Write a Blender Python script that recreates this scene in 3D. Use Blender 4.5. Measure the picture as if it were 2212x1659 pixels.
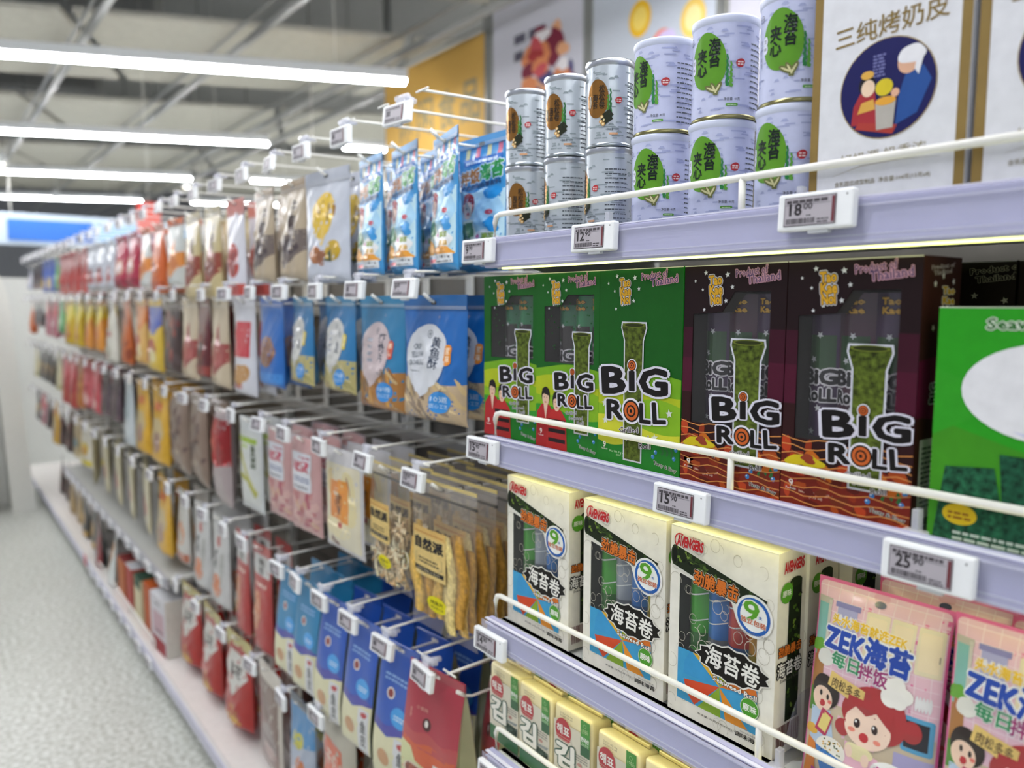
import bpy, bmesh, math, random
from mathutils import Vector, Matrix
from mathutils.geometry import tessellate_polygon

SC = bpy.context.scene
for _o in list(bpy.data.objects): bpy.data.objects.remove(_o)
R = math.radians

# ------------------------------------------------------------------ camera, world, exposure
cam_d = bpy.data.cameras.new('camera'); cam = bpy.data.objects.new('camera', cam_d)
SC.collection.objects.link(cam); SC.camera = cam
YAW, PITCH = R(37.6), math.atan(175.5 / 1665)
fwd = Vector((-math.cos(YAW) * math.cos(PITCH), math.sin(YAW) * math.cos(PITCH), -math.sin(PITCH)))
cam.location = (0, -0.72, 1.53)
cam.rotation_euler = fwd.to_track_quat('-Z', 'Y').to_euler()
cam_d.sensor_width = 36; cam_d.lens = 1665 / 2212 * 36
cam_d.clip_start = 0.02; cam_d.clip_end = 120
cam_d.dof.use_dof = True; cam_d.dof.focus_distance = 1.0; cam_d.dof.aperture_fstop = 2.8
cam_d.dof.aperture_blades = 0

W = bpy.data.worlds.new('world'); SC.world = W; W.use_nodes = True
W.node_tree.nodes['Background'].inputs[0].default_value = (0.86, 0.90, 1.0, 1)
W.node_tree.nodes['Background'].inputs[1].default_value = 0.30
LAMP_STRENGTH = 33.0
STRIP_STRENGTH = 7.0
SC.view_settings.view_transform = 'Standard'; SC.view_settings.look = 'None'
SC.view_settings.exposure = 0.64; SC.view_settings.gamma = 1.0; SC.view_settings.use_curve_mapping = False
cy = SC.cycles
cy.use_denoising = True; cy.max_bounces = 7; cy.diffuse_bounces = 3; cy.glossy_bounces = 3
cy.transmission_bounces = 5; cy.transparent_max_bounces = 24; cy.sample_clamp_indirect = 6
cy.caustics_reflective = False; cy.caustics_refractive = False

# ------------------------------------------------------------------ materials
def lin(h):
    h = h.lstrip('#'); c = [int(h[i:i + 2], 16) / 255 for i in (0, 2, 4)]
    return tuple(x / 12.92 if x <= 0.04045 else ((x + 0.055) / 1.055) ** 2.4 for x in c)
FIN = {  # roughness, metallic, coat, noise scale, noise amount, bump
    'card': (.5, 0, .04, 60, .05, 0), 'film': (.28, 0, .35, 25, .05, 0), 'foil': (.32, .75, .3, 40, .06, 0), 'paper': (.65, 0, 0, 80, .06, 0),
    'plastic': (.38, 0, .1, 30, .03, 0), 'metal': (.3, 1, 0, 90, .05, 0), 'paint': (.42, 0, .1, 50, .03, 0), 'matte': (.85, 0, 0, 20, .06, 0),
    'food': (.6, 0, .15, 120, .3, .3), 'nori': (.7, 0, 0, 160, .75, .4), 'tin': (.28, .45, .3, 30, .05, 0), 'gold': (.22, .9, .2, 30, .05, 0),
}
_M = {}
def M(col, fin='card', name=None):
    k = (col, fin)
    if k in _M: return _M[k]
    ro, me, co, ns, na, bu = FIN[fin]
    m = bpy.data.materials.new(name or fin + '_' + col.lstrip('#')); m.use_nodes = True
    nt = m.node_tree; b = nt.nodes['Principled BSDF']; c = lin(col)
    b.inputs['Roughness'].default_value = ro; b.inputs['Metallic'].default_value = me
    b.inputs['Specular IOR Level'].default_value = .5 if fin in ('film', 'foil', 'metal', 'tin', 'gold', 'plastic') else .2
    b.inputs['Coat Weight'].default_value = co; b.inputs['Coat Roughness'].default_value = .12
    tc = nt.nodes.new('ShaderNodeTexCoord'); n = nt.nodes.new('ShaderNodeTexNoise'); n.inputs['Scale'].default_value = ns
    n.inputs['Detail'].default_value = 3
    nt.links.new(tc.outputs['Object'], n.inputs['Vector'])
    r = nt.nodes.new('ShaderNodeValToRGB'); r.color_ramp.elements[0].position = .3; r.color_ramp.elements[1].position = .7
    r.color_ramp.elements[0].color = tuple(x * (1 - na) for x in c) + (1,)
    r.color_ramp.elements[1].color = tuple(min(1, x * (1 + na)) for x in c) + (1,)
    nt.links.new(n.outputs['Fac'], r.inputs['Fac']); nt.links.new(r.outputs['Color'], b.inputs['Base Color'])
    if bu:
        bp = nt.nodes.new('ShaderNodeBump'); bp.inputs['Strength'].default_value = bu; bp.inputs['Distance'].default_value = .002
        nt.links.new(n.outputs['Fac'], bp.inputs['Height']); nt.links.new(bp.outputs['Normal'], b.inputs['Normal'])
    _M[k] = m; return m
def clear_mat(name, tint, alpha, rough=.06):
    """thin clear plastic: mostly see-through, with a glossy coat"""
    m = bpy.data.materials.new(name); m.use_nodes = True; nt = m.node_tree
    for n in list(nt.nodes): nt.nodes.remove(n)
    out = nt.nodes.new('ShaderNodeOutputMaterial'); tr = nt.nodes.new('ShaderNodeBsdfTransparent')
    tr.inputs[0].default_value = (.97, .97, .98, 1)
    p = nt.nodes.new('ShaderNodeBsdfPrincipled'); p.inputs['Base Color'].default_value = lin(tint) + (1,)
    p.inputs['Roughness'].default_value = rough; p.inputs['Coat Weight'].default_value = .3
    lw = nt.nodes.new('ShaderNodeLayerWeight'); lw.inputs['Blend'].default_value = .25
    mr = nt.nodes.new('ShaderNodeMapRange'); mr.inputs['To Min'].default_value = alpha; mr.inputs['To Max'].default_value = min(1, alpha + .10)
    nz = nt.nodes.new('ShaderNodeTexNoise'); nz.inputs['Scale'].default_value = 14
    bp = nt.nodes.new('ShaderNodeBump'); bp.inputs['Strength'].default_value = .15; bp.inputs['Distance'].default_value = .01
    mx = nt.nodes.new('ShaderNodeMixShader')
    nt.links.new(nz.outputs['Fac'], bp.inputs['Height']); nt.links.new(bp.outputs['Normal'], p.inputs['Normal'])
    nt.links.new(lw.outputs['Facing'], mr.inputs['Value']); nt.links.new(mr.outputs[0], mx.inputs[0])
    nt.links.new(tr.outputs[0], mx.inputs[1]); nt.links.new(p.outputs[0], mx.inputs[2]); nt.links.new(mx.outputs[0], out.inputs[0])
    return m
def emit_mat(name, col, s):
    m = bpy.data.materials.new(name); m.use_nodes = True; nt = m.node_tree
    for n in list(nt.nodes): nt.nodes.remove(n)
    out = nt.nodes.new('ShaderNodeOutputMaterial'); e = nt.nodes.new('ShaderNodeEmission')
    e.inputs[0].default_value = lin(col) + (1,); e.inputs[1].default_value = s
    nt.links.new(e.outputs[0], out.inputs[0]); return m
CLEAR = clear_mat('clear_film', '#f4f4f6', .03); CLEARBAG = clear_mat('clear_bag_film', '#efe6d8', .07, .12)
ACRYL = clear_mat('clear_acrylic', '#e8ecff', .05); CHANNEL = clear_mat('tinted_price_channel', '#dfe0f4', .22, .15)
CLIPC = clear_mat('clear_clip_plastic', '#f4f6ff', .38, .1)
LAMP = emit_mat('lamp_diffuser', '#fbfcff', LAMP_STRENGTH); STRIP = emit_mat('shelf_led_strip', '#f8f0a6', STRIP_STRENGTH)
STRIPG = emit_mat('shelf_led_strip_green_bounce', '#e2e884', 3.0)  # green tint stands in for light bounced off the green boxes
SPOT = emit_mat('spot_lens', '#fff6e6', 14)
WHITE = M('#eef1f4', 'paint', 'white_paint'); WIRE = M('#ecebe4', 'paint', 'white_wire'); CASE = M('#f2f4f6', 'plastic', 'white_tag_plastic')

# ------------------------------------------------------------------ mesh builder
class MB:
    def __init__(s): s.v = []; s.f = []; s.m = []; s.sm = []; s.mats = []
    def mi(s, mat):
        if mat not in s.mats: s.mats.append(mat)
        return s.mats.index(mat)
    def add(s, vs, fs, mat, smooth=False):
        o = len(s.v); s.v += [tuple(p) for p in vs]; k = s.mi(mat)
        for f in fs: s.f.append(tuple(i + o for i in f)); s.m.append(k); s.sm.append(smooth)
    def bm(s, bm, mat, smooth=False, mtx=None):
        bm.verts.index_update()
        s.add([(mtx @ v.co if mtx else v.co) for v in bm.verts], [[v.index for v in f.verts] for f in bm.faces], mat, smooth); bm.free()
    def box(s, c, d, mat, bev=0, rot=None, seg=1):
        b = bmesh.new(); bmesh.ops.create_cube(b, size=1)
        for v in b.verts: v.co = Vector((v.co.x * d[0], v.co.y * d[1], v.co.z * d[2]))
        if bev: bmesh.ops.bevel(b, geom=b.edges[:], offset=bev, segments=seg, affect='EDGES', profile=.5)
        mt = Matrix.Translation(c)
        if rot: mt = mt @ rot.to_4x4()
        s.bm(b, mat, False, mt)
    def tube(s, pts, r, mat, n=8, cap=True):
        pts = [Vector(p) for p in pts]; vs = []; fs = []
        for i, p in enumerate(pts):
            t = (pts[min(i + 1, len(pts) - 1)] - pts[max(i - 1, 0)]).normalized()
            a = t.cross(Vector((0, 0, 1)));
            if a.length < .05: a = t.cross(Vector((1, 0, 0)))
            a.normalize(); b = a.cross(t)
            rr = r[i] if isinstance(r, (list, tuple)) else r
            for k in range(n):
                an = 2 * math.pi * k / n; vs.append(p + (a * math.cos(an) + b * math.sin(an)) * rr)
        for i in range(len(pts) - 1):
            for k in range(n): fs.append((i * n + k, i * n + (k + 1) % n, (i + 1) * n + (k + 1) % n, (i + 1) * n + k))
        if cap: fs += [tuple(range(n))[::-1], tuple(range((len(pts) - 1) * n, len(pts) * n))]
        s.add(vs, fs, mat, True)
    def lathe(s, prof, mat, n=48, c=(0, 0, 0), smooth=True):
        vs = []; fs = []
        for (r, z) in prof:
            for k in range(n): a = 2 * math.pi * k / n; vs.append((c[0] + r * math.cos(a), c[1] + r * math.sin(a), c[2] + z))
        for i in range(len(prof) - 1):
            for k in range(n): fs.append((i * n + k, i * n + (k + 1) % n, (i + 1) * n + (k + 1) % n, (i + 1) * n + k))
        s.add(vs, fs, mat, smooth)
    def prism(s, poly, y0, y1, mat, axis='y'):
        n = len(poly)
        P = (lambda a, b, t: (a, t, b)) if axis == 'y' else (lambda a, b, t: (t, a, b))
        vs = [P(a, b, y0) for a, b in poly] + [P(a, b, y1) for a, b in poly]
        fs = [(i, (i + 1) % n, n + (i + 1) % n, n + i) for i in range(n)]
        tri = tessellate_polygon([[Vector((a, b, 0)) for a, b in poly]])
        fs += [tuple(t) for t in tri] + [tuple(n + i for i in t)[::-1] for t in tri]
        s.add(vs, fs, mat)
    def art(s, art, fn, cell=None, clip=None, smooth=False, org=(0, 0), skip=None):
        for idx, (vs, fs, mat, lay) in enumerate(art.items):
            if cell or clip:
                b = bmesh.new(); bv = [b.verts.new((x, y, 0)) for x, y in vs]
                for f in fs:
                    try: b.faces.new([bv[i] for i in f])
                    except ValueError: pass
                def cut(co, no, clear=False):
                    g = b.verts[:] + b.edges[:] + b.faces[:]
                    if g: bmesh.ops.bisect_plane(b, geom=g, plane_co=co, plane_no=no, clear_outer=clear)
                if clip:
                    x0, x1, y0, y1 = clip
                    xs = [p[0] for p in vs]; ys = [p[1] for p in vs]
                    if min(xs) < x0: cut((x0, 0, 0), (-1, 0, 0), True)
                    if max(xs) > x1: cut((x1, 0, 0), (1, 0, 0), True)
                    if min(ys) < y0: cut((0, y0, 0), (0, -1, 0), True)
                    if max(ys) > y1: cut((0, y1, 0), (0, 1, 0), True)
                if cell and b.verts:
                    cx, cyy = cell if isinstance(cell, tuple) else (cell, cell)
                    xs = [v.co.x for v in b.verts]; ys = [v.co.y for v in b.verts]
                    if cx:
                        for k in range(math.ceil((min(xs) - org[0]) / cx + 1e-6), math.floor((max(xs) - org[0]) / cx - 1e-6) + 1): cut((org[0] + k * cx, 0, 0), (1, 0, 0))
                    if cyy:
                        for k in range(math.ceil((min(ys) - org[1]) / cyy + 1e-6), math.floor((max(ys) - org[1]) / cyy - 1e-6) + 1): cut((0, org[1] + k * cyy, 0), (0, 1, 0))
                b.verts.index_update()
                vs2 = [(v.co.x, v.co.y) for v in b.verts]; fs2 = [[v.index for v in f.verts] for f in b.faces]; b.free()
            else: vs2, fs2 = vs, fs
            off = .00025 + .00018 * lay + 2e-6 * (idx % 60)
            s.add([fn(x, y, off) for x, y in vs2], fs2, mat, smooth)
    def build(s, name, parent=None, loc=(0, 0, 0), rot=None):
        me = bpy.data.meshes.new(name); me.from_pydata(s.v, [], s.f); 
        for m in s.mats: me.materials.append(m)
        me.polygons.foreach_set('material_index', s.m); me.polygons.foreach_set('use_smooth', s.sm); me.update()
        o = bpy.data.objects.new(name, me); SC.collection.objects.link(o); o.location = loc
        if rot: o.rotation_euler = rot
        if parent: o.parent = parent
        return o

# ------------------------------------------------------------------ flat printed artwork (polygons and lettering)
_T = {}
def glyphs(t, off, sp=1.0, ls=1.0, sh=0.0):
    k = (t, off, sp, ls, sh)
    if k not in _T:
        c = bpy.data.curves.new('t', 'FONT'); c.body = t; c.align_x = 'CENTER'; c.align_y = 'CENTER'; c.resolution_u = 1 if len(t) > 6 else 2
        c.offset = off; c.space_character = sp; c.space_line = ls; c.shear = sh
        o = bpy.data.objects.new('t', c); m = o.to_mesh()
        _T[k] = ([(v.co.x, v.co.y) for v in m.vertices], [tuple(p.vertices) for p in m.polygons])
        o.to_mesh_clear(); bpy.data.objects.remove(o); bpy.data.curves.remove(c)
    return _T[k]
class Art:
    def __init__(s, fin='card'): s.items = []; s.fin = fin
    def mat(s, c, fin=None): return c if not isinstance(c, str) else M(c, fin or s.fin)
    def poly(s, pts, col, lay=0, fin=None):
        t = tessellate_polygon([[Vector((x, y, 0)) for x, y in pts]])
        fs = []
        for a, b, c in t:
            (x0, y0), (x1, y1), (x2, y2) = pts[a], pts[b], pts[c]
            fs.append((a, b, c) if (x1 - x0) * (y2 - y0) - (x2 - x0) * (y1 - y0) > 0 else (a, c, b))
        s.items.append((list(pts), fs, s.mat(col, fin), lay))
    def holed(s, outer, hole, col, lay=0):
        pts = outer + hole
        t = tessellate_polygon([[Vector((x, y, 0)) for x, y in outer], [Vector((x, y, 0)) for x, y in hole]])
        s.items.append((pts, [tuple(f) for f in t], s.mat(col), lay))
    def rect(s, x0, y0, x1, y1, col, lay=0, r=0, fin=None):
        if not r: return s.poly([(x0, y0), (x1, y0), (x1, y1), (x0, y1)], col, lay, fin)
        p = []
        for cx, cyy, a in ((x1 - r, y0 + r, -90), (x1 - r, y1 - r, 0), (x0 + r, y1 - r, 90), (x0 + r, y0 + r, 180)):
            for k in range(6): p.append((cx + r * math.cos(R(a + 18 * k)), cyy + r * math.sin(R(a + 18 * k))))
        s.poly(p, col, lay, fin)
    def ell(s, cx, cyy, rx, ry, col, lay=0, n=28, a0=0, a1=360, rot=0, fin=None):
        full = a1 - a0 >= 360; p = []
        for k in range(n if full else n + 1):
            a = R(a0 + (a1 - a0) * k / n); x, y = rx * math.cos(a), ry * math.sin(a)
            p.append((cx + x * math.cos(R(rot)) - y * math.sin(R(rot)), cyy + x * math.sin(R(rot)) + y * math.cos(R(rot))))
        s.poly(p, col, lay, fin)
    def ring(s, cx, cyy, r0, r1, col, lay=0, asp=1, a0=0, a1=360, n=28):
        vs = []; fs = []
        for k in range(n + 1):
            a = R(a0 + (a1 - a0) * k / n)
            vs += [(cx + r0 * math.cos(a), cyy + asp * r0 * math.sin(a)), (cx + r1 * math.cos(a), cyy + asp * r1 * math.sin(a))]
        fs = [(2 * k, 2 * k + 1, 2 * k + 3, 2 * k + 2) for k in range(n)]
        s.items.append((vs, fs, s.mat(col), lay))
    def star(s, cx, cyy, r, col, lay=0, rot=0, n=5, inner=.45):
        s.poly([(cx + (r if k % 2 == 0 else r * inner) * math.cos(R(90 + rot + 180 / n * k)), cyy + (r if k % 2 == 0 else r * inner) * math.sin(R(90 + rot + 180 / n * k))) for k in range(2 * n)], col, lay)
    def line(s, pts, w, col, lay=0):
        vs = []
        for i, (x, y) in enumerate(pts):
            x0, y0 = pts[max(i - 1, 0)]; x1, y1 = pts[min(i + 1, len(pts) - 1)]
            dx, dy = x1 - x0, y1 - y0; l = math.hypot(dx, dy) or 1; ww = w[i] if isinstance(w, (list, tuple)) else w
            vs += [(x + dy / l * ww / 2, y - dx / l * ww / 2), (x - dy / l * ww / 2, y + dx / l * ww / 2)]
        s.items.append((vs, [(2 * i, 2 * i + 2, 2 * i + 3, 2 * i + 1) for i in range(len(pts) - 1)], s.mat(col), lay))
    def wave(s, x0, x1, y, amp, ylow, col, lay=0, per=.1, ph=0, n=24):
        s.poly([(x0, ylow), (x1, ylow)] + [(x1 + (x0 - x1) * k / n, y + amp * math.sin(2 * math.pi * (x1 + (x0 - x1) * k / n) / per + ph)) for k in range(n + 1)], col, lay)
    def blob(s, cx, cyy, rx, ry, col, lay=0, seed=0, amp=.12, n=24, fin=None):
        rd = random.Random(seed); p1, p2, p3 = rd.random() * 6, rd.random() * 6, rd.random() * 6
        pts = []
        for k in range(n):
            a = 2 * math.pi * k / n; q = 1 + amp * (math.sin(2 * a + p1) + .6 * math.sin(3 * a + p2) + .4 * math.sin(5 * a + p3))
            pts.append((cx + rx * q * math.cos(a), cyy + ry * q * math.sin(a)))
        s.poly(pts, col, lay, fin)
    def text(s, t, cx, cyy, w, h, col, lay=0, bold=.02, out=None, ow=.05, rot=0, sp=1.0, ls=1.0, sh=0, out2=None, ow2=.09, keep=False, fin=None):
        vs, fs = glyphs(t, 0, sp, ls, sh)
        if not vs: return
        xs = [p[0] for p in vs]; ys = [p[1] for p in vs]; mx, my = (min(xs) + max(xs)) / 2, (min(ys) + max(ys)) / 2
        sx = w / (max(xs) - min(xs)) if w else None; sy = h / (max(ys) - min(ys)) if h else None
        sx = sx or sy; sy = sy or sx
        if keep: sx = sy = min(sx, sy)
        ca, sa = math.cos(R(rot)), math.sin(R(rot))
        def tr(vs): return [(cx + (x - mx) * sx * ca - (y - my) * sy * sa, cyy + (x - mx) * sx * sa + (y - my) * sy * ca) for x, y in vs]
        def spread(rad, col, lay, n, fin=None):
            if rad <= .004: s.items.append((tr(vs), fs, s.mat(col, fin), lay)); return
            for k in range(n):
                an = 2 * math.pi * k / n
                s.items.append((tr([(x + rad * math.cos(an), y + rad * math.sin(an)) for x, y in vs]), fs, s.mat(col, fin), lay))
        if out2: spread(bold + ow2, out2, lay, 12)
        if out: spread(bold + ow, out, lay + (1 if out2 else 0), 10)
        spread(bold, col, lay + (1 if out else 0) + (1 if out2 else 0), 4 if bold < .03 else 8, fin)
    def fine(s, x0, y0, x1, y1, rows, col, lay=0, seed=1, fill=.5):
        """rows of print too small to read, as broken lines"""
        rd = random.Random(seed); h = (y1 - y0) / rows
        vs = []; fs = []
        for r in range(rows):
            x = x0
            while x < x1 - h * .5:
                w = min(x1 - x, h * rd.uniform(.5, 2.2)); o = len(vs); y = y0 + r * h
                vs += [(x, y), (x + w, y), (x + w, y + h * fill), (x, y + h * fill)]; fs.append((o, o + 1, o + 2, o + 3)); x += w + h * .3
        if fs: s.items.append((vs, fs, s.mat(col), lay))
    def bars(s, x0, y0, x1, y1, col, lay=0, seed=1):
        rd = random.Random(seed); vs = []; fs = []; x = x0
        while x < x1:
            w = (x1 - x0) * rd.uniform(.01, .035); o = len(vs)
            vs += [(x, y0), (min(x + w, x1), y0), (min(x + w, x1), y1), (x, y1)]; fs.append((o, o + 1, o + 2, o + 3)); x += w + (x1 - x0) * rd.uniform(.012, .03)
        s.items.append((vs, fs, s.mat(col), lay))
    def bull(s, cx, cyy, r, lay=0, asp=1.0, dark='#1c1614', org='#c8622a', out='#e9e6f0'):
        if out: s.ell(cx, cyy, r * 1.2, r * 1.2 * asp, out, lay)
        for i, (q, c) in enumerate(((1, dark), (.84, org), (.55, dark), (.4, org), (.16, dark))): s.ell(cx, cyy, r * q, r * q * asp, c, lay + 1 + i)
def front(x0=0, z0=0, y=0): return lambda u, v, off: (x0 + u, y - off, z0 + v)

# ------------------------------------------------------------------ things, parts, copies
def tag(o, label=None, cat=None, group=None, kind=None):
    if label: o['label'] = label
    if cat: o['category'] = cat
    if group: o['group'] = group
    if kind: o['kind'] = kind
    return o
def thing(name, label, cat, loc=(0, 0, 0), rz=0, group=None):
    o = bpy.data.objects.new(name, None); SC.collection.objects.link(o); o.empty_display_size = .05
    o.location = loc; o.rotation_euler = (0, 0, rz); return tag(o, label, cat, group)
def dup(root, loc, rz=0, label=None, group=None, rx=0):
    r = root.copy(); SC.collection.objects.link(r); r.location = loc; r.rotation_euler = (rx, 0, rz)
    if label: r['label'] = label
    if group: r['group'] = group
    for ch in root.children:
        c = ch.copy(); SC.collection.objects.link(c); c.parent = r
        for g in ch.children:
            d = g.copy(); SC.collection.objects.link(d); d.parent = c
    return r
_used = set()
def place(proto, loc, rz=0, label=None, group=None, rx=0):
    """the first placing moves the prototype itself, later ones copy it"""
    if proto.name in _used: return dup(proto, loc, rz, label, group, rx)
    _used.add(proto.name); proto.location = loc; proto.rotation_euler = (rx, 0, rz)
    if label: proto['label'] = label
    if group: proto['group'] = group
    return proto

# ================================================================== THE SETTING
def structure(mb, name, **k): return tag(mb.build(name, **k), kind='structure')
def floor_mat():
    m = bpy.data.materials.new('speckled_vinyl_floor'); m.use_nodes = True; nt = m.node_tree; b = nt.nodes['Principled BSDF']
    tc = nt.nodes.new('ShaderNodeTexCoord')
    n = nt.nodes.new('ShaderNodeTexNoise'); n.inputs['Scale'].default_value = 55; n.inputs['Detail'].default_value = 6
    r = nt.nodes.new('ShaderNodeValToRGB'); r.color_ramp.elements[0].position = .36; r.color_ramp.elements[1].position = .64
    r.color_ramp.elements[0].color = lin('#b2b4aa') + (1,); r.color_ramp.elements[1].color = lin('#e6e8e2') + (1,)
    n2 = nt.nodes.new('ShaderNodeTexNoise'); n2.inputs['Scale'].default_value = 1.3
    mx = nt.nodes.new('ShaderNodeMix'); mx.data_type = 'RGBA'; mx.blend_type = 'MULTIPLY'; mx.inputs[0].default_value = .22
    nt.links.new(tc.outputs['Object'], n.inputs['Vector']); nt.links.new(tc.outputs['Object'], n2.inputs['Vector'])
    nt.links.new(n.outputs['Fac'], r.inputs['Fac']); nt.links.new(r.outputs['Color'], mx.inputs[6]); nt.links.new(n2.outputs['Fac'], mx.inputs[7])
    nt.links.new(mx.outputs[2], b.inputs['Base Color']); b.inputs['Roughness'].default_value = .38
    return m
mb = MB(); mb.box((-7, 0, -.05), (30, 16, .1), floor_mat()); structure(mb, 'floor')
mb = MB(); mb.box((-7, 0, 5.05), (30, 16, .1), M('#b4b5b5', 'matte')); structure(mb, 'ceiling')
mb = MB(); mb.box((-8.6, -1.6, .88), (.1, 5.2, 1.76), M('#d2d3d0', 'paint')); structure(mb, 'wall_partition')
mb = MB(); mb.box((-21.5, 0, 2.5), (.2, 16, 5), M('#8e9096', 'matte')); structure(mb, 'wall_far')
mb = MB(); mb.box((-7, 7.6, 2.5), (30, .2, 5), M('#b4b2ac', 'matte')); structure(mb, 'wall_back')
# lamps run slantwise to the shelves
LD = Vector((.395, .919, 0)); LN = Vector((.919, -.395, 0)); LROT = Matrix.Rotation(math.atan2(LD.y, LD.x) - math.pi / 2, 3, 'Z')
def lamp_proto(L):
    t = thing('linear_ceiling_light', 'x', 'ceiling light', group='linear ceiling lights')
    m = MB(); m.box((0, 0, .045), (.12, L, .07), WHITE, .004); m.build('housing', t)
    m = MB(); m.box((0, 0, 0), (.10, L - .02, .02), LAMP, .004); m.build('diffuser', t)
    for y in (-L * .4, L * .4): m = MB(); m.tube([(0, y, .08), (0, y, 1.8)], .004, WIRE, 6); m.build('hanger', t)
    return t
LLONG = lamp_proto(5.2); LSHORT = lamp_proto(4.4)
LLAB = {-1: 'long white strip lamp over the near end of the shelves', 0: 'bright strip lamp crossing the top left, nearest of those in view',
        1: 'second strip lamp down the hall, below the brightest one', 2: 'third strip lamp down the hall', 3: 'fourth, farthest strip lamp above the blue sign'}
rot = math.atan2(LD.y, LD.x) - math.pi / 2
for k in range(-3, 4):
    e = Vector((-5.21 - 2.85 * k, 2.3, 3.17))
    c = e - LD * 2.6
    place(LLONG, c, rot, LLAB.get(k, 'white strip lamp over the aisle behind the viewer, row %s' % {-2: 'near', -3: 'far'}.get(k, '')))
    c2 = e + LD * (.75 + 2.2)
    place(LSHORT, c2, rot, 'strip lamp beyond the signs, in line with the %s lamp' % {-3: 'rearmost', -2: 'rear', -1: 'near', 0: 'nearest visible', 1: 'second visible', 2: 'third visible', 3: 'farthest'}[k])
# acoustic rafts and rails under the dark slab
RAFT = M('#bcbab0', 'matte', 'acoustic_raft'); GREYM = M('#b3b4b2', 'matte', 'grey_duct'); RAILM = M('#9a9b99', 'paint', 'ceiling_rail')
m = MB(); m.box((0, 0, 0), (1.75, 2.38, .05), RAFT, .01); RP = m.build('ceiling_raft'); tag(RP, 'x', 'ceiling panel', 'acoustic ceiling rafts')
for k in range(-1, 4):
    for j in range(-1, 3):
        c = Vector((-5.21 - 2.85 * k, 2.3, 3.62)) + LN * -1.25 + LD * (-3.6 + 2.45 * j)
        place(RP, c, rot, 'pale acoustic ceiling raft between strip lamps, %s row, %s' % (('near', 'first', 'second', 'third', 'fourth')[k + 1], ('aisle side', 'over the aisle', 'over the shelves', 'behind the signs')[j + 1]))
m = MB(); m.box((0, 0, 0), (.5, 7.4, .38), GREYM, .02); DP = m.build('air_duct'); tag(DP, 'x', 'duct', 'grey air ducts')
for k in range(0, 4):
    c = Vector((-5.21 - 2.85 * k, 2.3, 4.2)) + LN * .62 - LD * 4.6
    place(DP, c, rot, 'grey air duct above the %s strip lamp in view' % ('nearest', 'second', 'third', 'fourth')[k])
m = MB(); m.box((0, 0, 0), (22, .045, .05), RAILM, .006); m.box((0, 0, .14), (22, .02, .02), RAILM)
for x in (-6.6, -3.8, -1, 1.9, 4.8): m.box((x, 0, .75), (.012, .012, 1.5), RAILM)
TP = m.build('ceiling_rail'); tag(TP, 'x', 'ceiling rail', 'suspended ceiling rails')
for y, z, l in ((-.75, 3.4, 'outer white ceiling rail over the aisle floor'), (.35, 3.4, 'white ceiling rail over the shelf front'), (1.35, 3.45, 'white ceiling rail behind the shelving'), (2.35, 3.42, 'white ceiling rail in front of the hanging banners'), (2.75, 3.42, 'twin white ceiling rail just above the yellow banner')):
    place(TP, (-9, y, z), 0, l)
# small spots
t = thing('ceiling_spotlight', 'x', 'spotlight', group='small ceiling spotlights')
m = MB(); m.lathe([(.0, .12), (.055, .12), (.06, 0), (.05, -.01), (.05, -.005)], WHITE, 20); m.build('housing', t)
m = MB(); m.lathe([(.0, -.004), (.05, -.004)], SPOT, 20); m.build('lens', t)
m = MB(); m.tube([(0, 0, .12), (0, 0, 1.2)], .006, WIRE, 6); m.build('stem', t)
for p, l in (((-11.3, .2, 3.2), 'small round spotlight at the left edge between strip lamps'), ((-11.9, 2.5, 3.2), 'small round spotlight above the far hook rows'), ((-14.2, 1.15, 3.17), 'small round spotlight over the blue sign')): place(t, p, 0, l)

# banners behind the shelving
def banner(label, x0, x1, y, z0, z1, col, art):
    t = thing('hanging_banner', label, 'banner', ((x0 + x1) / 2, y, z0), group='banners behind the shelving')
    m = MB(); m.box((0, .015, (z1 - z0) / 2), (x1 - x0, .03, z1 - z0), M(col, 'paper'), .002); m.art(art, front()); m.build('panel', t)
    for x in (x0, x1): m = MB(); m.box((x - (x0 + x1) / 2, .03, (5 - z0) / 2), (.04, .05, 5 - z0), M('#8b8c8a', 'paint')); m.build('post', t)
    return t
a = Art('paper')
for i, ch in enumerate('休闲食品'): a.text(ch, -.40 + .32 * i, 1.112, .24, .29, '#8d8466', 0, .02)
banner('yellow hanging banner with grey lettering above the hook rows', -6.138, -4.667, 2.62, 1.9, 3.454, '#c9a052', a)
a = Art('paper'); rd = random.Random(5)
a.fine(-.22, 1.256, .11, 1.477, 2, '#5a5866', 0, 3, .55)
for i in range(70):
    an = rd.random() * 6.3; q = rd.random() ** .6
    a.blob(.12 + .24 * q * math.cos(an), 1.012 + .37 * q * math.sin(an), rd.uniform(.03, .09), rd.uniform(.03, .09), rd.choice(['#a83a3c', '#7c2a3e', '#d8875a', '#dba27a', '#4d4a78', '#c9565c', '#e9e4e6']), i % 6, i)
banner('white banner printed with a cluster of dark red berries', -4.557, -3.628, 2.62, 1.9, 4.1, '#c4c4ce', a)
a = Art('paper')
for x, z, c, c2 in ((-.07, 1.223, '#eab92c', '#f0d36c'), (.31, 1.123, '#edc96a', '#f4e2a2'), (.18, 1.366, '#ee9a66', '#f6c9a0'), (.1, 1.024, '#ec7a52', '#f2b08e'), (.36, 1.7, '#edc44a', '#f4e09c')):
    a.ell(x, z, .085, .1, c, 0); a.ell(x, z, .055, .065, c2, 1)
a.blob(0, 1.422, .04, .07, '#3d8a5f', 1, 4); a.blob(.13, 1.079, .07, .03, '#cfc0e4', 1, 5)
banner('white banner printed with yellow and orange fruit slices', -3.539, -2.632, 2.62, 1.9, 4.1, '#c0c6d0', a)
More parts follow.
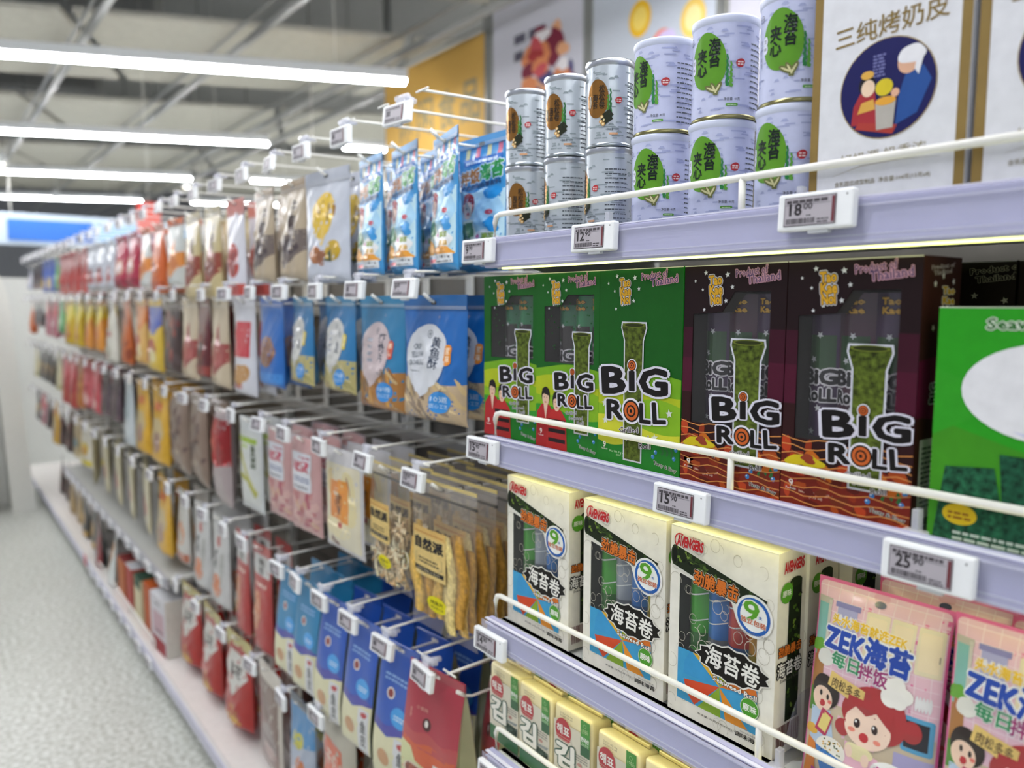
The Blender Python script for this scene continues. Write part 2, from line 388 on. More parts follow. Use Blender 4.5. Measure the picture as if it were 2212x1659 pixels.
banner('plain pale banner behind the tall lavender tins', -2.544, -1.659, 2.62, 1.9, 4.1, '#bebcc6', Art('paper'))
banner('plain pale banner at the right, behind the white carton', -1.570, -0.774, 2.62, 1.9, 4.1, '#bcbbc4', Art('paper'))
# blue sign at the far end
t = thing('overhead_sign', 'blue and white sign panel at the far end of the aisle', 'sign', (-12.2, 1.55, 2.32))
m = MB(); m.box((0, 0, .18), (.05, 3.2, .42), M('#a9b6c4', 'plastic'), .01); m.build('frame', t)
m = MB(); m.box((.03, -.75, .17), (.02, 1.0, .28), M('#0a5cb0', 'plastic')); m.box((.03, .55, .17), (.02, 1.5, .28), M('#86aed2', 'plastic')); m.build('face', t)

for y in (-1.2, 1.2): m = MB(); m.tube([(0, y, .38), (0, y, 2.68)], .01, WIRE, 6); m.build('hanger', t)
for x, y, z, c, l, w in ((-7.6, 1.0, 2.15, '#e2574e', 'small red hanging card sign above the far hook rows', .2), (-6.5, 2.1, 2.0, '#e2c020', 'small yellow hanging card sign beside the yellow banner', .3)):
    m = MB(); m.box((0, 0, .14), (.01, w, .28), M(c, 'paper')); m.tube([(0, 0, .28), (0, 0, 5 - z)], .003, WIRE, 5)
    tag(m.build('hanging_card', loc=(x, y, z)), l, 'sign')

# ------------------------------------------------------------------ gondola: panels, uprights, base deck
XL, XR, YB = -7.85, .45, .42
PANEL = M('#7b7770', 'paint', 'gondola_panel'); UPR = M('#d9dad6', 'paint', 'gondola_upright')  # panel grey darkened to paint in the shade between hook rows
g = thing('gondola_shelving', 'long white gondola frame with grey back panels', 'shelving', (0, YB, 0))
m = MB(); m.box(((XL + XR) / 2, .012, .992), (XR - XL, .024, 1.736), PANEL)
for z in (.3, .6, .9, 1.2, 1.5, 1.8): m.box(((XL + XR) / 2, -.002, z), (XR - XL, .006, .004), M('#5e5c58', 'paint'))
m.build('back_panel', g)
for i in range(9):
    x = -1.035 - .93 * (i - 1) if i else .4
    m = MB(); m.box((x, -.012, 1.003), (.04, .03, 1.776), UPR, .002)
    for k in range(29): m.box((x, -.028, .17 + k * .058), (.006, .002, .03), M('#3c3c3c', 'matte'))
    m.build('upright', g)
for i, z in enumerate((1.815, 1.50, 1.15, .775, .41)):
    m = MB(); m.box(((XL - 1.06) / 2, -.02, z), (-1.06 - XL, .022, .03), M('#b9b9b4', 'paint'), .002); m.build('hook_bar', g)  # bar colour toned down along with the panel's painted shade
bd = thing('base_deck', 'white bottom deck of the gondola with lavender front channel', 'shelf', (0, 0, 0))
m = MB(); m.box(((XL + XR) / 2, .165, .1), (XR - XL, .42, .02), M('#e9e4e0', 'paint'), .002); m.build('board', bd)
m = MB(); m.box(((XL + XR) / 2, .0, .045), (XR - XL, .02, .09), M('#c6c7c4', 'paint')); m.build('kick_plate', bd)
m = MB(); m.box(((XL + XR) / 2, -.046, .085), (XR - XL, .012, .055), M('#dcdad8', 'paint'), .002); m.box(((XL + XR) / 2, -.054, .085), (XR - XL, .004, .042), M('#cfcedf', 'plastic')); m.build('price_channel', bd)

# shelves on the near bay
def guard(m, x0, x1, zb, h, step):
    r = .0042; pts = [(x0, .022, zb), (x0, .022, zb + h - .012), (x0 + .004, .022, zb + h - .003), (x0 + .014, .022, zb + h), (x1, .022, zb + h)]
    m.tube(pts, r, WIRE, 10)
def shelf(label, z, posts, x0=-1.012, x1=.4, glow=STRIP, guardh=.048):
    t = thing('display_shelf', label, 'shelf', (0, 0, z), group='shelves of the near bay')
    L = x1 - x0; c = (x0 + x1) / 2
    m = MB(); m.box((c, .208, -.012), (L, .355, .018), M('#d3d6d4', 'paint', 'shelf_board'), .002)
    m.box((c, .035, -.022), (L, .016, .038), M('#d3d6d4', 'paint', 'shelf_board'), .002); m.build('board', t)
    m = MB(); m.prism([(.010, .006), (.018, .006), (.018, -.003), (.018, -.040), (.006, -.040), (.002, -.035)], x0, x1, M('#b9b9dc', 'plastic', 'lavender_channel'), 'x')
    for k, zz in enumerate((.006, -.002, -.030, -.036)): m.box((c, .0045 + k * .0003, zz), (L, .006, .0016), M('#e4e4f6', 'plastic'))
    m.build('price_channel', t)
    m = MB(); m.box((c, -.0005, -.017), (L + .012, .0016, .042), CHANNEL, .0006); m.build('clear_cover', t)
    m = MB(); guard(m, x0 + .004, x1, -.004, guardh, posts); gr = m.build('guard_rail', t)
    for x in posts: m = MB(); m.tube([(x, .022, -.004), (x, .022, -.004 + guardh)], .004, WIRE, 8); m.build('rail_post', gr)
    if glow:
        m = MB(); m.box((c, .0235, -.0385), (L - .05, .009, .007), glow, .001); m.build('light_strip', t)
    for x in (x0 + .012, x1 - .012):
        m = MB(); m.prism([(.06, -.012), (.388, -.012), (.388, -.11), (.36, -.11), (.06, -.03)], x - .0015, x + .0015, M('#dfe0dc', 'paint'), 'x'); m.build('bracket', t)
    return t
shelf('top shelf of the near bay, carrying tins and white cartons', 1.625, (-.541, .03), glow=STRIPG)
shelf('second shelf of the near bay, carrying the green and maroon boxes', 1.308, (-.545, .02))
shelf('third shelf of the near bay, carrying cream boxes and pink pouches', 1.000, (-.495, .08))
shelf('fourth shelf of the near bay, carrying the cream seaweed packs', .765, (-.47,))
shelf('low shelf of the near bay, below the cream seaweed packs', .42, (), glow=None)

# ================================================================== PRICE TAGS AND HOOKS
def screen_art(w, h, price, seed):
    a = Art('plastic'); a.rect(-w / 2, -h / 2, w / 2, h / 2, '#3c2e34', 0); a.rect(-w / 2 + .0008, -h / 2 + .0008, w / 2 - .0008, h / 2 - .0008, '#b3adb4', 1)
    a.rect(w / 2 - .0042, -h / 2 + .002, w / 2 - .0012, h / 2 - .002, '#6e2b33', 2)
    a.fine(-w / 2 + .003, h / 2 - .006, w / 2 - .008, h / 2 - .0025, 1, '#4c474c', 2, seed, .9)
    a.line([(-w / 2 + .002, h / 2 - .0075), (w / 2 - .006, h / 2 - .0075)], .0004, '#55505a', 2)
    if price:
        p, q = price.split('.'); k = len(p)
        a.text(p, -w / 2 + .006 + .0035 * k, .002, .0065 * k, .0115, '#2b262a', 2, .03)
        a.text(q, -w / 2 + .0125 + .007 * k, .0048, .0095, .0062, '#2b262a', 2, .02)
        a.fine(-w / 2 + .011 + .007 * k, -.005, -w / 2 + .016 + .007 * k, -.0025, 1, '#444444', 2, 1)
    else:
        a.rect(-w / 2 + .005, -.003, -w / 2 + .018, .007, '#565057', 2)
    a.bars(-w / 2 + .003, -h / 2 + .0022, w * .12, -h / 2 + .0075, '#322d32', 2, seed); a.fine(w * .16, -h / 2 + .002, w / 2 - .007, -h / 2 + .0075, 2, '#4a454a', 2, seed + 1)
    return a
TW, TH = .081, .0375
_screens = {}
def make_tag(price, hook, seed=1):
    """electronic price tag; its origin is the middle of its back"""
    t = thing('price_tag', 'x', 'price tag')
    m = MB(); m.box((0, -.006, 0), (TW, .011, TH), CASE, .0025, None, 2); m.box((.004, -.006, -TH / 2 - .0015), (.022, .006, .003), M('#c9ccd0', 'plastic'))
    a = Art('plastic'); a.ell(TW / 2 - .0065, TH / 2 - .006, .0009, .0009, '#1c1c1e', 1, 10); m.art(a, front(0, 0, -.0116)); m.build('case', t)
    m = MB(); m.art(screen_art(.056, .0285, price, seed), front(-.0045, 0, -.0118)); m.build('screen', t)
    if hook:
        m = MB(); m.tube([(-.016, .001, TH / 2 + .013), (.018, .001, TH / 2 + .013)], .0062, CLIPC, 12); m.tube([(-.010, .001, TH / 2 + .013), (.012, .001, TH / 2 + .013)], .0035, CLIPC, 8)
        m.box((0, -.002, TH / 2 + .005), (.024, .004, .012), CLIPC, .001); m.box((.014, .008, TH / 2 + .010), (.012, .012, .008), CLIPC, .001); m.tube([(.006, .006, TH / 2 + .013), (.006, .026, TH / 2 + .013)], .0055, CLIPC, 8); m.build('clip', t)
    return t
TAGS = {}
def put_tag(price, hook, loc, label, group, rx=0, rz=0):
    k = (price, hook)
    if k not in TAGS: TAGS[k] = make_tag(price, hook, len(TAGS) + 3)
    return place(TAGS[k], loc, rz, label, group, rx)

def make_hook(gap=.055):
    t = thing('peg_hook', 'x', 'hook')
    # origin at the wall end of the product wire
    m = MB(); m.tube([(0, 0, 0), (0, -.345, -.002), (0, -.362, .004), (0, -.374, .013)], .0026, WIRE, 7); pw = m.build('product_wire', t)
    m = MB(); m.tube([(0, -.362, .004), (0, -.379, .0165)], .0037, M('#f4f3ee', 'plastic'), 8); m.build('tip_cap', pw)
    m = MB(); m.tube([(0, 0, gap), (0, -.30, gap - .004), (0, -.395, gap - .006)], .0026, WIRE, 7); m.tube([(-.02, -.395, gap - .006), (.02, -.395, gap - .006)], .002, WIRE, 6); m.build('label_wire', t)
    m = MB(); m.box((0, .004, gap / 2), (.03, .008, gap + .03), WIRE, .002); m.build('back_plate', t)
    return t
HOOKS = {}
def put_hook(gap, loc, label, group):
    if gap not in HOOKS: HOOKS[gap] = make_hook(gap)
    return place(HOOKS[gap], loc, 0, label, group)

# ================================================================== POUCHES
def pouch_fn(W, H, T, kind, seed, cr, neck):
    rd = random.Random(seed); K = [(rd.uniform(-1, 1), rd.uniform(-1, 1), rd.uniform(0, 6.3), rd.uniform(14, 34)) for _ in range(7)]
    def fn(u, v, off=0, side=1):
        q = min(1, max(0, v / H)); a = max(0, 1 - abs(2.06 * u / W) ** 2.6)
        if kind == 'stand': b = min(1, q / .05) ** .5 * (1 - max(0, (q - .12) / .76) ** 1.5 if q > .12 else 1) if q < .88 else 0
        elif kind == 'pillow': b = max(0, 1 - abs(2 * q - 1) ** 4.5)
        elif kind == 'flat': b = .8 * max(0, 1 - abs(2 * q - .95) ** 6)
        else: b = min(1, q / .07) ** .6 * max(0, min(1, (.9 - q) / .25)) ** .6
        b = max(0, b); d = T / 2 * math.sqrt(a) * b
        n = 0
        for kx, ky, ph, f in K:
            l = math.hypot(kx, ky) + .01; s = math.sin((kx * u + ky * v) / l * f / .2 * .5 + ph); n += (1 - abs(s)) ** 4
        d += cr * (n - .9) * math.sqrt(a) * min(1, b + .35) * side
        w = 1
        if neck: w = 1 - neck * max(0, (q - .72)) / .28 if q < .9 else 1 - neck * .64 + (q - .9) * 1.2
        return (u * w * (1 - .04 * b), -side * d - (off if side > 0 else 0), v)
    return fn
SEAL = {}
def make_bag(name, W, H, T, col, art=None, fin='film', kind='stand', seed=1, cr=.0016, neck=0, seal=None, back=None, hole=True, seal_h=.1, cat='snack pouch', nu=16, nv=20):
    t = thing(name, 'x', cat); fn = pouch_fn(W, H, T, kind, seed, cr, neck)
    m = MB(); mat = M(col, fin) if isinstance(col, str) else col; bmat = M(back, fin) if isinstance(back, str) else (back or mat)
    vs = []; fs = []
    for j in range(nv + 1):
        for i in range(nu + 1): vs.append(fn(-W / 2 + W * i / nu, H * j / nv))
    n1 = nu + 1; G = vs
    def fn2(u, v, off=0):
        """the same surface, read off the body's own facets so that print lies flat on it"""
        p, q = min(max((u / W + .5) * nu, 0), nu - 1e-6), min(max(v / H * nv, 0), nv - 1e-6); i, j = int(p), int(q); p -= i; q -= j
        A, B, C_, D = G[j * n1 + i], G[j * n1 + i + 1], G[(j + 1) * n1 + i + 1], G[(j + 1) * n1 + i]
        P = [A[k] + (B[k] - A[k]) * p + (C_[k] - B[k]) * q if p >= q else A[k] + (C_[k] - D[k]) * p + (D[k] - A[k]) * q for k in range(3)]
        return (P[0], P[1] - off, P[2])
    fs = []
    for j in range(nv):
        for i in range(nu): c0 = j * n1 + i; fs += [(c0, c0 + 1, c0 + n1 + 1), (c0, c0 + n1 + 1, c0 + n1)]
    m.add(vs, fs, mat, True)
    vs = []
    for j in range(nv + 1):
        for i in range(nu + 1):
            x, y, z = fn(-W / 2 + W * i / nu, H * j / nv, 0, -1); vs.append((x, max(y, .0006), z))
    m.add(vs, [f[::-1] for f in fs], bmat, True)
    if art: m.art(art, fn2, (W / nu, H / nv), (-W / 2, W / 2, 0, H), True, (-W / 2, 0))
    m.build('bag_body', t)
    if seal is not False:
        m = MB(); zt = H * (1 - seal_h); nn = 10
        k = (1 - neck * .6) if neck else 1
        sc = seal or col; sm = M(sc, fin) if isinstance(sc, str) else sc
        m.add([(-W / 2 * k + W * k * i / nn, -.0016, zt if j == 0 else H) for j in range(2) for i in range(nn + 1)], [(i, i + 1, nn + 2 + i, nn + 1 + i) for i in range(nn)], sm)
        m.add([(-W / 2 * k, .0008, zt), (W / 2 * k, .0008, zt), (W / 2 * k, .0008, H), (-W / 2 * k, .0008, H)], [(3, 2, 1, 0)], sm)
        a = Art(fin)
        if hole: a.rect(-.009, H - .018, .009, H - .0105, '#22252a', 0, .0036)
        if isinstance(sc, str):
            for q in range(3): a.line([(-W * .49 * k, zt + .002 + q * .0022), (W * .49 * k, zt + .002 + q * .0022)], .0006, '#d8dade', 0)
        m.art(a, front(0, 0, -.0018)); m.build('top_seal', t)
    return t
def gusset_bag(name, W, H, T, col, art, side, fin='film', seed=1, seal_h=.07):
    """flat-bottomed pouch: a broad printed front, folded-in sides of another colour"""
    t = thing(name, 'x', 'snack pouch'); rd = random.Random(seed); ph = rd.random() * 6
    def dp(q): return T * (.5 + .5 * min(1, q / .06)) * max(0.0, 1 - max(0, (q - .25) / .68)) ** .75
    def fn(u, v, off=0):
        q = v / H; a = 1 - abs(2 * u / W) ** 6
        return (u, -dp(q) / 2 - .004 * a * math.sin(math.pi * min(1, q)) - .0012 * math.sin(u * 60 + v * 25 + ph) * a * math.sin(math.pi * q) - off, v)
    nu, nv = 12, 18; n1 = nu + 1
    m = MB(); fs = [(j * n1 + i, j * n1 + i + 1, (j + 1) * n1 + i + 1, (j + 1) * n1 + i) for j in range(nv) for i in range(nu)]
    P = [(-W / 2 + W * i / nu, H * j / nv) for j in range(nv + 1) for i in range(n1)]
    m.add([fn(*p) for p in P], fs, M(col, fin), True)
    m.add([(p[0], dp(p[1] / H) / 2 + .0005, p[1]) for p in P], [f[::-1] for f in fs], M(col, fin), True)
    m.art(art, fn, (W / nu, H / nv), (-W / 2, W / 2, 0, H), True, (-W / 2, 0)); m.build('bag_body', t)
    for sg in (-1, 1):
        m = MB(); vs = []; f2 = []
        for j in range(nv + 1):
            q = j / nv; d = dp(q) / 2; z = H * q
            vs += [(sg * W / 2, -d, z), (sg * (W / 2 - d * .75 * min(1, q * 3 + .2)), 0, z), (sg * W / 2, d, z)]
        for j in range(nv):
            for k in range(2): f2.append((j * 3 + k, j * 3 + k + 1, j * 3 + k + 4, j * 3 + k + 3))
        m.add(vs, f2, M(side, fin), False); m.build('side_gusset', t)
    m = MB(); m.box((0, 0, H * (1 - seal_h / 2)), (W * .998, .004, H * seal_h), M(col, fin), .0008)
    a = Art(fin); a.rect(-.011, H - .016, .011, H - .0085, '#e9e4de', 0, .0036); m.art(a, front(0, 0, -.002)); m.build('top_seal', t)
    return t

# printed designs for pouches; u runs -W/2..W/2, v 0..H
def A_blue(W, H):
    a = Art('film'); B = '#4fa3d8'
    for i, c in enumerate(('#e7dfa6', '#d76a86', '#e7dfa6', '#d76a86')): a.poly([(W * (-.36 + .22 * i), H * .84), (W * (-.27 + .22 * i), H * .85), (W * (-.24 + .22 * i), H * .95), (W * (-.33 + .22 * i), H * .94)], c, 0)
    a.wave(-W * .48, W * .48, H * .60, H * .015, H * .12, '#bfe0ee', 0, W * .5)
    a.rect(-W * .38, H * .795, W * .42, H * .85, '#1f66ba', 1, .004); a.fine(-W * .34, H * .808, W * .36, H * .838, 1, '#dbe9f6', 2, 4, .7)
    a.text('拌饭', -W * .22, H * .71, W * .42, H * .105, '#b3701f', 2, .05, '#d9ecf6', .06, 4); a.text('海苔', W * .22, H * .735, W * .44, H * .12, '#2f9440', 2, .05, '#d9ecf6', .06, 4)
    a.text('严选的妈妈看配料', W * .02, H * .635, W * .8, H * .038, '#27305c', 2, .02, None, 0, 3)
    a.blob(W * .22, H * .44, W * .24, H * .13, '#a8d4f0', 2, 3, .05); a.blob(W * .28, H * .57, W * .15, H * .05, '#2f93d6', 3, 8, .1); a.ell(W * .25, H * .43, W * .07, H * .018, '#e0586a', 3); a.blob(W * .3, H * .34, W * .12, H * .05, '#2f93d6', 3, 5, .2)
    a.ell(-W * .2, H * .5, W * .15, H * .09, '#a8343c', 2); a.ell(-W * .2, H * .46, W * .11, H * .065, '#f3d6c4', 3); a.ell(-W * .24, H * .475, W * .012, H * .01, '#2a2024', 4, 10); a.ell(-W * .16, H * .475, W * .012, H * .01, '#2a2024', 4, 10); a.ell(-W * .2, H * .435, W * .035, H * .012, '#c8323c', 4, 12)
    a.blob(-W * .2, H * .3, W * .24, H * .085, '#dfe8dc', 4, 6, .08)
    rd = random.Random(2)
    for i in range(40): a.rect(W * (-.2 + rd.uniform(-.18, .18)), H * (.3 + rd.uniform(-.06, .06)), W * (-.18 + rd.uniform(-.17, .17)), H * (.31 + rd.uniform(-.06, .06)), '#5f8a62', 5)
    a.blob(W * .2, H * .23, W * .23, H * .075, '#f2f5f8', 4, 9, .1); a.text('添加', W * .24, H * .26, W * .22, H * .04, '#8aa31e', 5, .05); a.text('藻油', W * .24, H * .2, W * .22, H * .038, '#d0a11e', 5, .05); a.text('+', W * .05, H * .26, W * .06, H * .03, '#d0569a', 5, .06)
    a.blob(-W * .24, H * .17, W * .2, H * .06, '#dfa13c', 5, 10); a.blob(W * .22, H * .14, W * .24, H * .04, '#e09a32', 5, 12)
    a.rect(-W * .46, H * .055, W * .46, H * .12, '#e3e9ee', 6); a.rect(-W * .26, H * .06, W * .02, H * .088, '#cf2f3c', 7); a.text('净含量:128g', W * .25, H * .1, W * .36, H * .024, '#3c4250', 7, .02); a.fine(W * .06, H * .062, W * .44, H * .082, 1, '#5a6270', 7); a.fine(-W * .3, H * .094, 0, H * .115, 1, '#2a4c8c', 7)
    return a
def A_whiteyellow(W, H):
    a = Art('film')
    a.blob(-W * .02, H * .60, W * .27, H * .2, '#d9b41f', 1, 2, .05); a.poly([(-W * .2, H * .5), (W * .18, H * .5), (W * .0, H * .32)], '#d9b41f', 1)
    a.text('海\n苔', W * .1, H * .62, W * .07, H * .16, '#8a6a14', 2, .03, None, 0, 0, 1, .9); a.text('肉\n松', -W * .1, H * .66, W * .06, H * .1, '#a5801a', 2, .02); a.rect(W * .2, H * .58, W * .245, H * .68, '#9a6a22', 2, .003)
    a.blob(-W * .14, H * .25, W * .17, H * .075, '#a86a3c', 2, 5, .12); a.blob(W * .02, H * .22, W * .12, H * .06, '#8f5630', 3, 6, .12); a.ell(W * .25, H * .28, W * .15, H * .09, '#c2a02a', 2); a.poly([(W * .06, H * .2), (W * .2, H * .3), (W * .26, H * .18)], '#39452c', 3)
    a.text('旨', -W * .03, H * .72, W * .04, H * .03, '#a5801a', 2)
    return a
def A_croaker(W, H, text=True, pill='#e08a26', panel='#cfd2d8', food='#b9a282', food2='#8d7a68', food3='#d9c394', word='黄鱼酥', latin=True, seed=3):
    a = Art('film'); rd = random.Random(seed)
    a.wave(-W * .5, W * .5, H * .33, H * .02, 0, food, 0, W * 1.1, seed)
    for i in range(34):
        x, y = W * rd.uniform(-.5, .5), H * rd.uniform(.0, .33); l, an = H * rd.uniform(.12, .26), R(rd.uniform(100, 165)); w = H * rd.uniform(.02, .045); dx, dy = l * math.cos(an) / 2, l * math.sin(an) / 2
        a.line([(x - dx, y - dy), (x - dx * .4, y - dy * .5), (x + dx * .4, y + dy * .5), (x + dx, y + dy)], [w * .5, w, w * .9, w * .3], rd.choice([food2, food3, food, food2, '#7a6652', '#c8ad7c']), 1 + i % 3, )
    a.blob(-W * .06, H * .52, W * .35, H * .25, panel, 4, 2, .03, 32); a.poly([(-W * .36, H * .44), (W * .25, H * .44), (W * .02, H * .24), (-W * .07, H * .2), (-W * .16, H * .24)], panel, 4)
    a.text('\n'.join(word), W * .1, H * .55, W * .13, H * .25, '#20304a', 5, .015, None, 0, -4, 1, .92)
    if latin: a.text('CRISP\nYELLOW\nCROAKERS', -W * .19, H * .53, W * .25, H * .17, '#2a3c50', 5, .01, None, 0, 4, .9); a.fine(-W * .3, H * .395, -W * .12, H * .412, 1, '#3c4858', 5, 2)
    else: a.fine(-W * .22, H * .42, -W * .08, H * .66, 4, '#8b8f9c', 5, 2, .5)
    a.ring(-W * .01, H * .695, W * .03, W * .036, '#2a3c50', 5); a.text('老', -W * .01, H * .695, W * .03, W * .03, '#2a3c50', 5)
    a.rect(W * .24, H * .46, W * .34, H * .62, pill, 5, W * .045); a.text('原\n味', W * .29, H * .54, W * .06, H * .11, '#f4e6cc', 6, .015)
    a.ell(W * .22, H * .175, W * .16, H * .085, '#2b86cf', 5); a.text('10道', W * .22, H * .2, W * .24, H * .045, '#cfe2f2', 6, .005); a.text('匠心工艺', W * .22, H * .145, W * .24, H * .032, '#cfe2f2', 6, .003)
    for x, y in ((-.33, .92), (.33, .92), (.1, .83)): a.star(W * x, H * y, W * .025, '#7f86a8', 2, 0, 4, .3)
    return a
def A_red(W, H):
    a = Art('film'); a.wave(-W * .5, W * .5, H * .42, H * .02, 0, '#c85a34', 0, W * .6, 1); a.wave(-W * .5, W * .5, H * .5, H * .018, H * .38, '#b34a4c', 0, W * .5, 2)
    a.poly([(-W * .5, 0), (W * .5, 0), (W * .5, H * .36), (W * .25, H * .33), (W * .05, H * .25), (-W * .2, H * .27), (-W * .3, H * .36), (-W * .5, H * .38)], '#cdcf9c', 1)
    a.ell(-W * .05, H * .58, W * .075, H * .048, '#4a1d20', 2); a.ell(-W * .055, H * .585, W * .03, H * .026, '#e6e2da', 3)
    a.text('小食尚', -W * .16, H * .68, W * .2, H * .03, '#d9a99c', 2, 0); a.fine(-W * .36, H * .58, -W * .33, H * .66, 6, '#d9a99c', 2)
    a.blob(-W * .2, H * .17, W * .24, H * .08, '#dccfb8', 2, 3, .04); a.blob(-W * .2, H * .17, W * .2, H * .065, '#8c4634', 3, 4, .06)
    rd = random.Random(4)
    for i in range(46): a.ell(-W * .2 + W * .16 * rd.uniform(-1, 1), H * .17 + H * .05 * rd.uniform(-1, 1), W * .022, H * .011, rd.choice(['#a8543c', '#6e3026', '#bb6a4c']), 4, 8)
    a.rect(W * .12, H * .03, W * .42, H * .32, '#d3d2cf', 2); a.line([(W * .16, H * .27), (W * .38, H * .28)], .0015, '#5a5a5a', 3)
    for i in range(4): a.line([(W * (.2 + .05 * i), H * .24), (W * (.215 + .05 * i), H * .305)], .0013, '#5a5a5a', 3)
    a.text('香辣爽口', W * .27, H * .14, W * .24, H * .024, '#55504e', 3); a.fine(W * .15, H * .05, W * .39, H * .1, 2, '#77726e', 3)
    a.rect(-W * .5, 0, W * .5, H * .022, '#cf6a48', 3)
    return a
def A_tallblue(W, H, top='#2a5fc0'):
    a = Art('film'); a.poly([(-W * .5, 0), (W * .5, 0), (W * .5, H * .42), (W * .2, H * .4), (-W * .1, H * .36), (-W * .5, H * .4)], '#d8d4ae', 1)
    a.wave(-W * .5, W * .5, H * .45, H * .015, H * .37, '#4a4aa0', 0, W * .7); a.rect(W * .1, H * .05, W * .44, H * .38, '#d2d3d4', 2); a.text('鱼\n皮', W * .28, H * .2, W * .16, H * .2, '#4c4c50', 3, .02); a.blob(W * .28, H * .34, W * .1, H * .02, '#b5484c', 3, 2)
    a.ell(W * .18, H * .52, W * .22, H * .07, '#3f9be0', 2); a.fine(W * .04, H * .5, W * .32, H * .54, 2, '#cfe4f4', 3)
    a.ell(-W * .1, H * .66, W * .1, H * .04, '#e8e2dc', 2); a.ell(-W * .1, H * .66, W * .07, H * .03, '#8c3c3a', 3); a.ell(-W * .18, H * .2, W * .17, H * .06, '#c49468', 3); a.rect(-W * .5, 0, W * .5, H * .05, '#2f4fae', 3)
    a.fine(-W * .3, H * .74, W * .3, H * .8, 2, '#8fb4e2', 1, 4)
    return a
def A_generic(W, H, c1, c2, c3, word=None, seed=1, style=0, wcol='#3a2a26'):
    """a simple design: colour band, picture of the food, a line of lettering"""
    a = Art('film'); rd = random.Random(seed)
    if style == 0:   # sweeping picture low on the bag
        a.poly([(-W * .1, H * .12), (W * .5, H * .3), (W * .5, H * .5), (W * .2, H * .5), (W * .05, H * .72), (-W * .12, H * .5), (-W * .34, H * .34)], c1, 1); a.blob(W * .1, H * .34, W * .24, H * .09, c2, 2, seed)
    elif style == 1:  # picture oval in the middle, band below
        a.blob(0, H * .4, W * .34, H * .16, c1, 1, seed, .1); a.blob(W * .05, H * .38, W * .2, H * .1, c2, 2, seed + 1, .15); a.rect(-W * .48, H * .06, W * .48, H * .17, c3, 1)
    elif style == 2:  # coloured top third and lower picture
        a.poly([(-W * .5, H * .62), (W * .1, H * .5), (W * .5, H * .66), (W * .5, H * .9), (-W * .5, H * .9)], c1, 1); a.blob(-W * .05, H * .3, W * .32, H * .17, c2, 1, seed, .12); a.blob(W * .12, H * .24, W * .2, H * .1, c3, 2, seed + 2, .12)
    elif style == 3:  # label block
        a.rect(-W * .36, H * .4, W * .36, H * .76, c1, 1, .004); a.blob(0, H * .22, W * .34, H * .12, c2, 1, seed, .15); a.rect(-W * .3, H * .43, W * .3, H * .5, c3, 2)
    elif style == 4:  # mottled see-through contents
        for i in range(26): a.blob(W * rd.uniform(-.42, .42), H * rd.uniform(.06, .82), W * rd.uniform(.05, .13), H * rd.uniform(.03, .08), (c1, c2, c3)[i % 3], 1 + i % 3, i, .2, 12)
    if word:
        n = len(word); x = W * (.12 if style == 0 else 0); y = H * (.68 if style in (0, 1, 2) else .6)
        if n <= 4 and style in (0, 1): a.text('\n'.join(word), x, H * .66, W * .2, min(H * .3, W * .22 * n), wcol, 3, .03, None, 0, 0, 1, .92)
        else: a.text(word, x, y, W * .62, H * .09, wcol, 3, .03)
    a.fine(-W * .34, H * .08, W * .1, H * .13, 2, c3, 2, seed)
    return a

